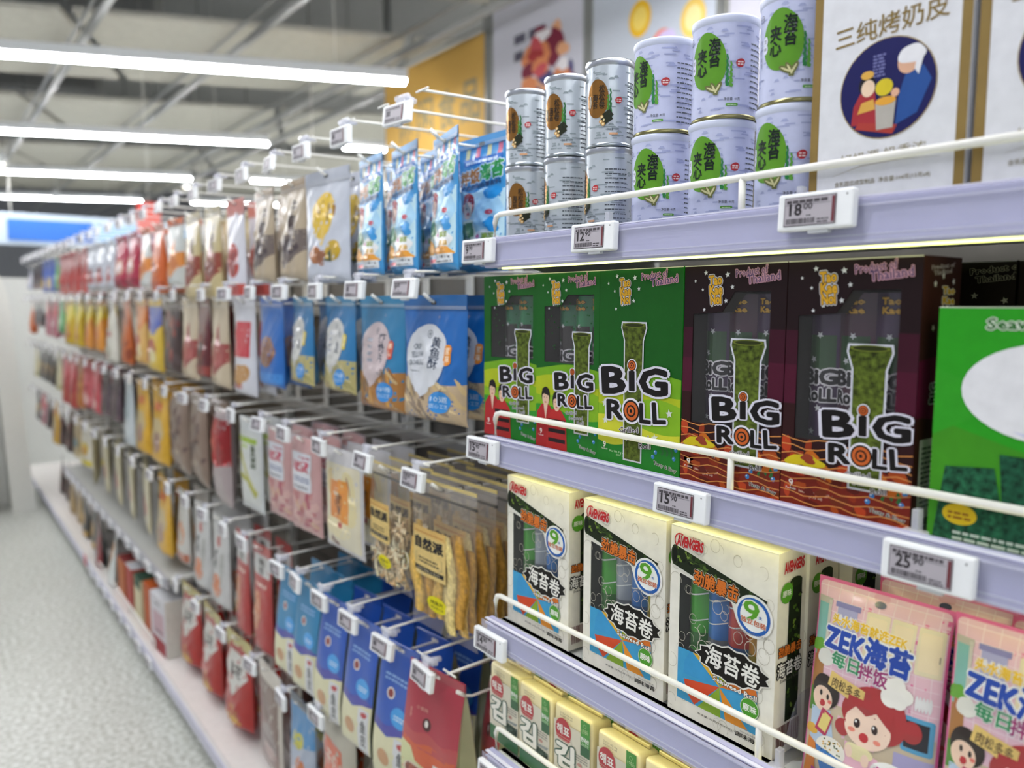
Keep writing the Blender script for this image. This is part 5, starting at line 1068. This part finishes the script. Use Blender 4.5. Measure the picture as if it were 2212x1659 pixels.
rr = make_bag(P, .22, .26, .05, '#b8423c', A_generic(.22, .26, '#d0a09c', '#a8302a', '#8f2422', None, 15, 2), seed=18, cr=.004)
for i, x in enumerate((-4.8, -5.05, -5.3, -5.55)): hang('A', x, rr, .26, 'red and pink pouch, %s of four on the far top row' % ('first', 'second', 'third', 'fourth')[i], 2)
gn = make_bag(P, .2, .22, .05, '#6fae78', A_generic(.2, .22, '#8fc492', '#a9cfa4', '#4f8a5a', None, 16, 1), seed=19)
hang('A', -5.82, gn, .22, 'pale green pouch on the far top row', 2)
by = make_bag(P, .22, .23, .05, '#4a66b4', A_generic(.22, .23, '#4460b0', '#d9bd4a', '#d2b248', None, 17, 2), seed=20)
hang('A', -6.12, by, .23, 'blue and yellow pouch on the far top row, right one', 2); hang('A', -6.42, by, .23, 'blue and yellow pouch on the far top row, left one', 2)
bk1 = make_bag(P, .22, .2, .05, '#3a3236', A_generic(.22, .2, '#5c3c3c', '#2c2426', '#6a4644', None, 18, 1), seed=21)
hang('A', -6.72, bk1, .2, 'black pouch, right one of two on the far top row', 2); hang('A', -7.0, bk1, .2, 'black pouch, left one of two on the far top row', 2)
wh = make_bag(P, .2, .2, .05, '#c9ccd8', A_generic(.2, .2, '#b4566a', '#c4c8d4', '#8a94b4', None, 19, 1), seed=22); hang('A', -7.3, wh, .2, 'last white pouch on the far end of the top row', 1)
# --- second row
ck = make_bag(P, .205, .238, .05, '#1763ae', A_croaker(.205, .238), seed=23, cr=.0026, seal='#1f5f9c', seal_h=.115, nu=30, nv=34)
hang('B', -1.205, ck, .238, 'blue pouch with a pale leaf-shaped panel and fried fish', 3, price='9.80', rz=3, dy=.066)
sh = make_bag(P, .195, .238, .05, '#2b7aa8', A_croaker(.195, .238, pill='#cf4a2a', panel='#c2b2b4', food='#a87436', food2='#8f5a24', food3='#c99448', word='虾烤片', latin=False, seed=5), seed=24, cr=.0024, seal='#2f7ea8')
hang('B', -1.405, sh, .238, 'blue pouch with golden brown crisps low on its front', 3, rz=2, dy=.066)
b3 = make_bag(P, .175, .22, .05, '#2b77ad', A_croaker(.175, .22, pill='#d8c428', panel='#c9c9c6', food='#b5ab72', food2='#a39a64', food3='#cbc28e', word='小鱼', latin=False, seed=6), seed=25, cr=.0026, seal='#2f7ea8')
hang('B', -1.60, b3, .22, 'blue pouch with pale yellow fish picture', 3, rz=0, dy=.066); hang('B', -1.81, b3, .22, 'narrower-looking blue pouch left of the pale fish one', 3, rz=-8, dy=.07)
bb = make_bag(P, .185, .245, .05, '#2468b8', A_generic(.185, .245, '#8f6448', '#7a4c34', '#3f86d0', None, 26, 1), seed=27, seal='#2a5fae')
hang('B', -2.02, bb, .245, 'deep blue pouch with a brown food oval', 2)
wr = make_bag(P, .165, .29, .045, '#d2d3da', A_generic(.165, .29, '#c2343e', '#b98a4e', '#c43844', None, 28, 3), seed=28, cr=.002)
hang('B', -2.235, wr, .29, 'tall white pouch with small red mark', 2)
be = make_bag(P, .17, .285, .05, '#c9b99e', A_generic(.17, .285, '#9c4a44', '#a8504a', '#8f8060', None, 29, 0), seed=29, cr=.002); br = make_bag(P, .17, .27, .05, '#5c1a1c', A_generic(.17, .27, '#7e2626', '#3a1416', '#8f3a30', None, 30, 1), seed=30)
hang('B', -2.46, be, .285, 'tall beige pouch with red picture, nearest of two', 1); hang('B', -2.63, br, .27, 'dark red pouch between the two tall beige pouches', 2, tagged=False); hang('B', -2.79, be, .285, 'tall beige pouch with red picture, farther of two', 2)
mt = make_bag(P, .18, .28, .06, '#4a3a36', A_generic(.18, .28, '#8c4434', '#6a3028', '#5a4a48', None, 31, 4), fin='film', seed=31); hang('B', -3.02, mt, .28, 'dark pouch of reddish meat with pale foot', 2)
bz = make_bag(P, .21, .295, .06, '#d2b23c', A_generic(.21, .295, '#2f4ca8', '#a8423c', '#d9cf9c', None, 32, 2), seed=32); hang('B', -3.28, bz, .295, 'pouch with blue top and yellow base', 2)
oc = make_bag(P, .17, .28, .05, '#d2a860', A_generic(.17, .28, '#cf7a30', '#a8443a', '#e0d2a2', None, 33, 2), seed=33); hang('B', -3.52, oc, .28, 'orange and cream pouch left of the blue and yellow one', 2)
o2 = make_bag(P, .17, .30, .06, '#b9602c', A_generic(.17, .30, '#c9743a', '#9a4a22', '#8a4020', None, 34, 4), seed=34); hang('B', -3.8, o2, .30, 'slim orange pouch on the second row', 2)
wt = make_bag(P, .24, .31, .07, '#cfccc0', A_generic(.24, .31, '#c4c0b0', '#b4ae9c', '#a33c44', None, 35, 3), seed=35, neck=.45, cr=.004); hang('B', -4.12, wt, .31, 'whitish sack tied in at the neck', 2, dy=.085)
yo = make_bag(P, .22, .275, .06, '#cf8a34', A_generic(.22, .275, '#dcc81e', '#c4662a', '#c9742c', None, 36, 2), seed=36)
for i, x in enumerate((-4.45, -4.75)): hang('B', x, yo, .275, 'pouch with yellow top and orange base, %s one of two' % ('right', 'left')[i], 2)
ye = make_bag(P, .22, .28, .06, '#c4a41c', A_generic(.22, .28, '#dcc91c', '#c98a2c', '#b87a24', None, 37, 2), seed=37)
for i, x in enumerate((-5.08, -5.4)): hang('B', x, ye, .28, 'mustard yellow pouch, %s one of two on the second row' % ('right', 'left')[i], 2)
hang('B', -5.75, gn, .22, 'pale green pouch on the far second row', 2)
rw2 = make_bag(P, .22, .26, .05, '#b9707e', A_generic(.22, .26, '#c02f40', '#d2d0d6', '#8e2c3c', None, 38, 2), seed=38)
for i, x in enumerate((-6.08, -6.4)): hang('B', x, rw2, .26, 'red and white pouch on the far second row, %s one' % ('right', 'left')[i], 2)
hang('B', -6.75, bk1, .2, 'black pouch, right one of two on the far second row', 2); hang('B', -7.02, bk1, .2, 'black pouch, left one of two on the far second row', 1)
hang('B', -7.32, og, .27, 'orange pouch at the far end of the second row', 1)
# --- third row
fs = clear_bag('seafood_bag', .215, .30, 'slices', 3); hang('C', -1.185, fs, .30, 'clear bag of golden fish slices with a tan sticker', 6, dy=.045, price='10.90', rz=2, jit=.4)
sq = clear_bag('seafood_bag', .18, .262, 'shreds', 5); hang('C', -1.385, sq, .262, 'clear bag of shredded squid with a tan sticker', 5, dy=.05, jit=.4)
W, H = .195, .245; a = Art('film'); a.rect(-W * .42, H * .04, W * .46, H * .86, '#d8d0b6', 1, .01); a.blob(-W * .08, H * .25, W * .3, H * .14, '#e0d4a8', 2, 3, .12); a.blob(W * .22, H * .55, W * .2, H * .25, '#dccf9e', 2, 5, .1); a.blob(-W * .25, H * .68, W * .1, H * .12, '#d2bd88', 2, 6, .1); a.rect(-W * .24, H * .33, W * .24, H * .70, '#d9822a', 3, .003); a.rect(-W * .02, H * .31, W * .24, H * .72, '#e08f22', 4, .003); a.ring(0, H * .50, W * .07, W * .085, '#5a2c14', 5, 1.3); a.text('金\n条', 0, H * .48, W * .1, H * .2, '#5a2c14', 5, .03); a.rect(-W * .04, H * .25, W * .06, H * .30, '#b5343a', 4); a.line([(W * .2, H * .76), (W * .3, H * .6)], .004, '#8f2c2c', 5); a.line([(-W * .3, H * .1), (-W * .1, H * .06)], .01, '#6e2420', 5)
wo2 = make_bag(P, W, H, .03, '#c4c2c4', a, kind='pillow', seed=40, cr=.0018, seal='#d2d2d6', seal_h=.13)
hang('C', -1.60, wo2, .245, 'white pouch with a bright orange label and pale rounds', 3, dy=.066)
W, H = .165, .25; a = Art('film'); rd = random.Random(9)
for i in range(34): a.blob(W * rd.uniform(-.4, .4), H * rd.uniform(.06, .5), W * rd.uniform(.06, .14), H * rd.uniform(.02, .06), rd.choice(['#b56a6c', '#c48a86', '#d2aaa4', '#a84a5c', '#c9a08a']), 1 + i % 3, i, .2, 10)
a.rect(-W * .36, H * .44, W * .30, H * .84, '#d4d6dc', 5, .005); a.text('吃货', -W * .03, H * .70, W * .5, H * .11, '#c03a54', 6, .06); a.fine(-W * .28, H * .54, W * .24, H * .6, 2, '#4a5a8c', 6, 3); a.fine(-W * .28, H * .47, W * .2, H * .52, 1, '#7a7a84', 6, 4); a.fine(-W * .1, H * .78, W * .26, H * .82, 1, '#b4566a', 6, 5)
pk = make_bag(P, W, H, .03, '#c49a98', a, kind='pillow', seed=41, cr=.002, seal='#b9b2b6', seal_h=.1)
hang('C', -1.815, pk, .25, 'pink pouch with white label, right one of two', 3, dy=.066); hang('C', -1.99, pk, .25, 'pink pouch with white label, left one of two', 3, dy=.066)
W, H = .17, .28; a = Art('film'); a.rect(-W * .45, H * .08, W * .45, H * .86, '#cdd0cc', 0, .012); a.rect(-W * .4, H * .74, W * .4, H * .80, '#9ab82c', 1, .004); a.line([(-W * .3, H * .62), (-W * .1, H * .46), (W * .2, H * .26), (W * .36, H * .2)], .02, '#b4b23e', 1); a.line([(-W * .35, H * .38), (0, H * .34), (W * .3, H * .18)], .016, '#a5a434', 2); a.ring(-W * .1, H * .52, W * .26, W * .3, '#a9c43a', 1, 1.1, 60, 300); a.text('贡\n菜', W * .27, H * .6, W * .16, H * .24, '#3c4a2c', 2, .04)
gw2 = make_bag(P, W, H, .035, '#ccd0d0', a, kind='pillow', seed=42, cr=.0015, seal='#dfe3e4', seal_h=.12); hang('C', -2.215, gw2, .28, 'white pouch with lime green stalks', 2)
W, H = .17, .32; a = Art('film'); a.poly([(-W * .5, H * .45), (0, H * .41), (W * .5, H * .45), (W * .5, H * .9), (-W * .5, H * .9)], '#b02428', 1); a.poly([(W * .1, H * .43), (W * .5, H * .47), (W * .5, H * .9), (W * .16, H * .9)], '#8a1216', 2); a.blob(-W * .2, H * .62, W * .16, H * .09, '#cf5a48', 2, 4)
rg = make_bag(P, W, H, .06, '#a89a9a', a, kind='pillow', seed=43, cr=.003, seal='#dcd8d0', seal_h=.09); hang('C', -2.475, rg, .32, 'sack with a bright red upper half and grey lower half', 1)
W, H = .21, .30; bn = make_bag(P, W, H, .06, '#8a7668', A_generic(W, H, '#6a544c', '#a8927c', '#54423c', None, 44, 4), kind='pillow', seed=44, cr=.004, seal='#a8957c')
for i, x in enumerate((-2.72, -2.97)): hang('C', x, bn, .30, 'brown pouch of nuts, %s one of two' % ('right', 'left')[i], 2)
W, H = .235, .32; a = Art('film'); a.blob(0, H * .42, W * .33, H * .2, '#c4b184', 1, 4, .06); a.blob(W * .06, H * .3, W * .24, H * .12, '#9c7a6e', 2, 6, .1); a.text('腰果', 0, H * .74, W * .5, H * .1, '#cf5a24', 2, .05)
yl = make_bag(P, W, H, .06, '#d2a326', a, seed=45, cr=.0025)
for i, x in enumerate((-3.27, -3.56)): hang('C', x, yl, .32, 'large yellow pouch, %s one of two' % ('right', 'left')[i], 3)
wt2 = make_bag(P, .18, .33, .05, '#bcc4c8', A_generic(.18, .33, '#a8b4ba', '#cfd6d8', '#98a4aa', None, 46, 3), seed=46); hang('C', -3.84, wt2, .33, 'tall pale grey pouch left of the yellow pair', 2)
dp = make_bag(P, .22, .25, .06, '#4c3c42', A_generic(.22, .25, '#5e4a50', '#382c32', '#6c565a', None, 47, 4), seed=47); hang('C', -4.12, dp, .25, 'dark plum-coloured pouch, right one of two', 2); hang('C', -4.36, dp, .25, 'dark plum-coloured pouch, left one of two', 2)
ps = make_bag(P, .22, .27, .05, '#b5424c', A_generic(.22, .27, '#c9626a', '#d9a8a6', '#a0303c', None, 48, 3), seed=48); hang('C', -4.64, ps, .27, 'pink-striped red pouch, right one of two', 2); hang('C', -4.9, ps, .27, 'pink-striped red pouch, left one of two', 2)
am = make_bag(P, .2, .30, .06, '#a86420', A_generic(.2, .30, '#b87a2c', '#8f4a1c', '#c48a3c', None, 49, 4), seed=49); hang('C', -5.15, am, .30, 'amber pouch on the far third row', 2)
rdp = make_bag(P, .24, .33, .06, '#a82a32', A_generic(.24, .33, '#c8505c', '#8a1c22', '#b4522c', None, 50, 2), seed=50); hang('C', -5.42, rdp, .33, 'tall red pouch, right one of two on the far third row', 2); hang('C', -5.7, rdp, .33, 'tall red pouch, left one of two on the far third row', 2)
crm = make_bag(P, .22, .27, .05, '#c9c2a0', A_generic(.22, .27, '#b8b07a', '#d6d0b4', '#a8a06a', None, 51, 1), seed=51); hang('C', -6.0, crm, .27, 'cream pouch on the far third row', 2)
bky = make_bag(P, .22, .26, .05, '#3c3432', A_generic(.22, .26, '#b8923c', '#6a4c34', '#2c2626', None, 52, 1), seed=52)
for i, x in enumerate((-6.3, -6.6, -6.9)): hang('C', x, bky, .26, 'black pouch with gold oval, %s of three' % ('right', 'middle', 'left')[i], 2)
hang('C', -7.22, crm, .27, 'cream pouch at the far end of the third row', 1)
# --- fourth row
rp = gusset_bag(P, .165, .256, .06, '#a83444', A_red(.165, .256), '#b3b58a', seed=1); ZD = .256
hang('D', -1.272, rp, ZD, 'coral red pouch with a bowl of dried meat printed low', 1, y0=.044, fy=.006, rz=8, jit=.2, tdx=.022)
hang('D', -1.15, rp, ZD, 'coral red pouch turned aside, showing its olive back', 2, y0=.125, dy=.11, rz=-28, jit=.2, tagged=False, fy=.02)
tb = gusset_bag(P, .125, .305, .07, '#2a57b4', A_tallblue(.125, .305), '#7f8468', seed=2)
for i, (x, l) in enumerate(((-1.42, 'nearest the coral red pouch'), (-1.585, 'second from the coral red pouch'), (-1.745, 'third from the coral red pouch'))): hang('D', x, tb, .305, 'tall blue pouch with cream base, ' + l, 4, dy=.082, y0=.046, fy=.006, rz=6, jit=.4, tdx=.006)
tt = gusset_bag(P, .12, .295, .06, '#2a7fae', A_tallblue(.12, .295), '#4a8a86', seed=3)
hang('D', -1.89, tt, .295, 'tall teal and blue pouch, right one of two', 3, dy=.085, y0=.042, fy=.008, rz=6, jit=.4, tdx=.004); hang('D', -2.02, tt, .295, 'tall teal and blue pouch, left one of two', 3, dy=.085, y0=.042, fy=.008, rz=6, jit=.4, tdx=.004)
W, H = .13, .33; a = Art('film'); a.rect(-W * .45, H * .72, W * .45, H * .9, '#c9c8c6', 1); a.text('鸭\n舌', 0, H * .8, W * .3, H * .14, '#33302f', 2, .03); a.blob(-W * .15, H * .4, W * .2, H * .2, '#c88a6a', 1, 4, .1); a.fine(-W * .3, H * .62, W * .3, H * .68, 1, '#e0c2b8', 2)
r2 = make_bag(P, W, H, .04, '#ab3434', a, seed=55, cr=.002); hang('D', -2.16, r2, .33, 'slim red pouch with pale top, right one of two', 2); hang('D', -2.33, r2, .33, 'slim red pouch with pale top, left one of two', 2)
W, H = .18, .31; a = Art('film'); a.blob(0, H * .24, W * .26, H * .13, '#cf6c1e', 1, 3, .06); a.ell(0, H * .72, W * .12, H * .06, '#b54a40', 2); a.text('酸\n辣', -W * .1, H * .52, W * .14, H * .2, '#4a4a4c', 2, .03); a.blob(W * .25, H * .45, W * .12, H * .16, '#a8a8a4', 1, 6)
go = make_bag(P, W, H, .05, '#c3c3c2', a, seed=56, cr=.003); hang('D', -2.545, go, .31, 'light grey pouch with an orange spot, right one of two', 3); hang('D', -2.75, go, .31, 'light grey pouch with an orange spot, left one of two', 3)
wo3 = make_bag(P, .19, .28, .05, '#c4c2bc', A_generic(.19, .28, '#cf7c38', '#b9b4a8', '#a85a3c', None, 57, 1), seed=57); hang('D', -2.99, wo3, .28, 'white pouch with orange oval, between grey and yellow', 2)
hang('D', -3.27, yl, .32, 'large yellow pouch on the fourth row', 2); 
W, H = .26, .30; bg = make_bag(P, W, H, .035, '#cdc6a6', A_generic(W, H, '#a83a3c', '#b85048', '#c2b888', None, 58, 1), kind='flat', seed=58, cr=.0012)
for i, x in enumerate((-3.58, -3.88, -4.18, -4.48, -4.78)): hang('D', x, bg, .30, 'cream pouch with red oval, %s of five on the fourth row' % ('first', 'second', 'third', 'fourth', 'fifth')[i], 2, rz=-12)
yw = make_bag(P, .25, .27, .05, '#cfcabc', A_generic(.25, .27, '#d2bc3c', '#c8863c', '#d6c42c', None, 59, 1), seed=59); hang('D', -5.08, yw, .27, 'white pouch with yellow base on the fourth row', 2)
tn2 = make_bag(P, .24, .27, .05, '#a8946c', A_generic(.24, .27, '#8f7a54', '#4a8aa0', '#c4b48c', None, 60, 1), seed=60); hang('D', -5.38, tn2, .27, 'tan pouch with a small blue mark on the fourth row', 2)
for i, x in enumerate((-5.7, -6.0)): hang('D', x, mt, .28, 'dark pouch of reddish meat, %s one on the far fourth row' % ('right', 'left')[i], 2)
hang('D', -6.32, yl, .32, 'yellow pouch on the far fourth row', 1); hang('D', -6.65, dp, .25, 'dark plum-coloured pouch on the far fourth row', 1); hang('D', -6.95, rw2, .26, 'red and white pouch on the far fourth row', 1); hang('D', -7.25, bky, .26, 'black and gold pouch at the far end of the fourth row', 1)
# --- lowest row
hang('E', -1.43, tb, .305, 'tall blue pouch low down, only its top in view', 3, dy=.085, y0=.046, fy=.03, rz=8, jit=.4)
W, H = .215, .27; a = Art('film'); a.rect(-W * .3, H * .36, W * .26, H * .78, '#d2521c', 1, .006); a.text('干贝', -W * .02, H * .6, W * .36, H * .13, '#e4cfc0', 2, .04); a.fine(-W * .2, H * .42, W * .18, H * .48, 1, '#e4cfc0', 2); a.blob(0, H * .18, W * .36, H * .12, '#a8904c', 1, 3)
ol = make_bag(P, W, H, .04, '#b9b3a2', a, kind='pillow', seed=61, cr=.002, seal='#bdb7a4'); hang('E', -1.66, ol, .27, 'beige pouch with a big orange label', 4, dy=.055, up=.055)
W, H = .165, .29; a = Art('film'); a.poly([(-W * .5, H * .5), (W * .5, H * .62), (W * .5, H * .9), (-W * .5, H * .9)], '#4f8fc4', 1); a.blob(-W * .05, H * .6, W * .2, H * .09, '#c4bf3a', 2, 4); a.blob(W * .1, H * .36, W * .2, H * .1, '#c87848', 2, 5); a.blob(-W * .15, H * .22, W * .2, H * .1, '#d4cfd6', 2, 6)
b5 = make_bag(P, W, H, .05, '#a9b3c4', a, seed=62, cr=.003, seal='#4a5664'); hang('E', -1.89, b5, .29, 'blue, yellow and white pouch on the lowest row', 3)
W, H = .205, .32; a = Art('film'); a.rect(-W * .43, H * .05, W * .43, H * .86, '#7e655c', 1, .008); a.blob(0, H * .3, W * .3, H * .18, '#8f8480', 2, 3, .2); a.blob(W * .1, H * .2, W * .2, H * .08, '#b09a94', 3, 4, .2); a.blob(-W * .1, H * .62, W * .2, H * .12, '#6a5048', 2, 5, .2)
bc = make_bag(P, W, H, .035, '#cfc8bc', a, kind='flat', seed=63, cr=.0012, seal='#cfcac2', seal_h=.12); hang('E', -2.13, bc, .32, 'brown clear-fronted pouch with pale border', 3)
W, H = .215, .30; a = Art('film'); a.poly([(0, H * .34), (W * .42, H * .60), (W * .30, H * .80), (-W * .30, H * .80), (-W * .42, H * .60)], '#cfcdc6', 1); a.text('麻花', 0, H * .62, W * .44, H * .13, '#4a4440', 2, .04); a.blob(0, H * .1, W * .28, H * .05, '#cda04a', 2, 3, .1); a.blob(W * .05, H * .2, W * .2, H * .04, '#b4682c', 2, 5, .2); a.poly([(-W * .5, H * .8), (-W * .36, H * .8), (-W * .42, H), (-W * .5, H)], '#b4ac5c', 1)
rw = make_bag(P, W, H, .07, '#a81f1c', a, seed=64, cr=.004, seal='#b9ae62', seal_h=.16)
for i, x in enumerate((-2.40, -2.68, -2.94)): hang('E', x, rw, .30, 'red pouch with white diamond label and olive header, %s of three' % ('right', 'middle', 'left')[i], 2, dy=.09)

# ------------------------------------------------------------------ low shelf and boxes on the deck, left part
t = thing('display_shelf', 'grey low shelf edge with a row of tags, left of the red pouches', 'shelf', (0, 0, .44))
m = MB(); m.box((-4.5, .195, -.012), (2.7, .38, .02), M('#b9bab6', 'paint'), .002); m.build('board', t); m = MB(); m.box((-4.5, -.004, -.012), (2.7, .012, .044), M('#a9a9b0', 'plastic'), .002); m.build('price_channel', t)
for i in range(13): put_tag(None, False, (-3.23 - .2 * i, -.0105, .428), 'tag on the low grey shelf edge, number %s from the right end' % ('one two three four five six seven eight nine ten eleven twelve thirteen'.split()[i]), 'price tags on the low grey shelf edge')
t = thing('guard_rail', 'low wire guard rail on the front of the bottom deck', 'guard rail', (0, 0, .111))
m = MB(); m.tube([(-4.75, -.03, 0), (-4.75, -.03, .04), (-3.3, -.03, .04), (-3.3, -.03, 0)], .0045, WIRE, 8); m.build('rail', t); m = MB(); [m.tube([(x, -.03, 0), (x, -.03, .04)], .004, WIRE, 6) for x in (-3.78, -4.26)]; m.build('post', t)
for i in range(8): put_tag(None, False, (-3.26 - .19 * i, -.0575, .083), 'white price tag on the bottom deck edge, %s from the rail end' % ('first second third fourth fifth sixth seventh eighth'.split()[i]), 'price tags on the bottom deck edge')
m = MB(); m.box((0, 0, 0), (.07, .003, .06), M('#d88a90', 'paper'), .001); tag(m.build('shelf_card', loc=(-4.77, -.059, .10)), 'pink card clipped on the bottom deck edge', 'card')
def dbox(W, H, D, col, art, top=None, side=None): return carton('snack_box', W, H, D, col, art, None, side, top, cat='snack box')
a = Art('card'); a.rect(-.085, 0, .085, .06, '#9c2c34', 1); a.rect(-.06, .075, .07, .17, '#c3a4ac', 1); a.fine(-.04, .085, .05, .105, 1, '#6a5a60', 2); a.fine(-.03, .2, .03, .215, 1, '#5a5a62', 2)
b = dbox(.19, .235, .2, '#d0ced2', a, '#dadadd', '#d9d8ce'); place(b, (-3.27, -.02, .111), R(4), 'white and pink carton standing on the bottom deck')
b = dbox(.12, .22, .2, '#b4521c', Art('card'), '#b85418', '#9a4414'); place(b, (-3.48, -.015, .111), 0, 'orange carton on the bottom deck left of the white one')
a = Art('card'); a.rect(-.06, .15, .06, .2, '#2c4a34', 1); b = dbox(.14, .2, .2, '#d2c8a4', a, '#2c4a3a'); place(b, (-3.66, -.015, .111), 0, 'cream carton with dark green top on the bottom deck')
b = dbox(.13, .2, .2, '#a83c34', Art('card'), '#c9c8cc'); place(b, (-3.84, -.015, .111), 0, 'red carton with pale top on the bottom deck')
b = dbox(.14, .19, .2, '#b86a3c', Art('card'), '#7a2c2c'); place(b, (-4.02, -.015, .111), 0, 'rust-coloured carton on the bottom deck')
W, H = .26, .27; a = Art('film'); a.blob(W * .06, H * .6, W * .26, H * .2, '#d8a878', 1, 4, .1); a.ell(-W * .12, H * .3, W * .2, H * .16, '#c99a5a', 1); a.ell(-W * .12, H * .3, W * .14, H * .11, '#e2d2b4', 2)
pp = make_bag(P, W, H, .05, '#d3d8d6', a, seed=65, cr=.003); place(pp, (-4.28, -.005, .112), R(-10), 'white pouch with food pictures standing on the bottom deck', None, R(-6))
W, H = .26, .28; a = Art('film'); a.poly([(-W * .5, 0), (-W * .2, 0), (-W * .1, H * .9), (-W * .3, H * .9)], '#b5624a', 1); a.rect(-W * .1, H * .1, W * .2, H * .3, '#9aa0a4', 1); a.rect(W * .3, 0, W * .5, H * .9, '#8c2c34', 1)
pp = make_bag(P, W, H, .06, '#26262a', a, seed=66, cr=.003); place(pp, (-4.62, -.0, .112), R(-8), 'black and rust pouch standing on the bottom deck')
pp = make_bag(P, .26, .28, .05, '#2a2826', A_generic(.26, .28, '#c9a06a', '#cda03c', '#cda03c', None, 67, 1), seed=67, cr=.003)
for i, x in enumerate((-4.95, -5.25)): place(pp, (x, .03, .112), R(-6), 'black pouch with golden rounds on the bottom deck, %s of two' % ('nearer', 'farther')[i], 'black and gold pouches on the deck')
pp = make_bag(P, .26, .27, .05, '#bca06e', A_generic(.26, .27, '#a88a58', '#cbb488', '#8f744a', None, 68, 1), seed=68)
for i, x in enumerate((-5.6, -5.9)): place(pp, (x, .05, .112), R(-6), 'tan pouch on the bottom deck, %s of two' % ('nearer', 'farther')[i], 'tan pouches on the deck')
for i, x in enumerate((-6.25, -6.55)): dup(mt, (x, .08, .112), R(-6), 'dark meat pouch on the bottom deck, %s of two' % ('nearer', 'farther')[i], 'dark pouches on the deck')

# ------------------------------------------------------------------ white rack across the end of the aisle
t = thing('end_rack', 'white display rack with slanted side at the far left', 'rack', (-6.6, -.62, 0))
WR = M('#dcdcd6', 'paint', 'rack_white')
m = MB(); m.prism([(.52, 0), (.52, .12), (.32, 1.66), (.26, 1.80), (.16, 1.86), (-.1, 1.86), (-.1, 0)], 0, 0, WR) if False else None
def sidepan(x): mm = MB(); mm.prism([(-.30, 0), (.22, 0), (.22, .10), (.05, 1.62), (.0, 1.78), (-.10, 1.84), (-.30, 1.84)], x, x + .03, WR, 'x'); return mm
m = MB(); m.prism([(-.9, 0), (.50, 0), (.50, .1), (.42, 1.58), (.39, 1.70), (.32, 1.77), (-.9, 1.77)], -.30, -.27, WR, 'x'); m.build('back_board', t)
m = MB()
m.prism([(.37, 0), (.52, 0), (.51, .1), (.43, 1.58), (.40, 1.70), (.33, 1.78), (.24, 1.74), (.31, 1.55)], -.28, .0, WR, 'x'); m.build('side_panel', t)
m = MB(); m.box((-.12, -.32, .08), (.33, 1.18, .16), WR, .004); m.build('plinth', t)
for i, z in enumerate((.34, .56, .80, 1.03, 1.26, 1.5)):
    m = MB(); m.box((-.13, -.32, z - .09), (.31, 1.18, .022), WR, .002); m.build('shelf_board', t)
bxr = []
for i, (z, c, nm) in enumerate(((.345, '#4a3c38', 'dark brown'), (.565, '#4c3434', 'maroon'), (.80, '#7f9c2c', 'lime'), (1.03, '#3a2c18', 'black-brown'), (1.26, '#4c8a30', 'green'), (1.5, '#8a7a3c', 'olive'))):
    m = MB(); m.box((0, 0, .055), (.14, .16, .11), M(c, 'card'), .004); p = m.build('snack_box'); tag(p, 'x', 'snack box', 'boxes on the white end rack')
    for j in range(3): place(p, (-6.70, -.60 - .24 * j, z - .079), 0, '%s box on the white end rack, %s' % (nm, ('by the slanted side', 'middle of its shelf', 'farther from the slanted side')[j]))
for k in list(TAGS.values()) + list(HOOKS.values()):
    if k.get('label') == 'x': print('unplaced', k.name)
# anything built but never placed is removed
for o in list(bpy.data.objects):
    if o.get('label') == 'x':
        for c in list(o.children_recursive): bpy.data.objects.remove(c)
        bpy.data.objects.remove(o)
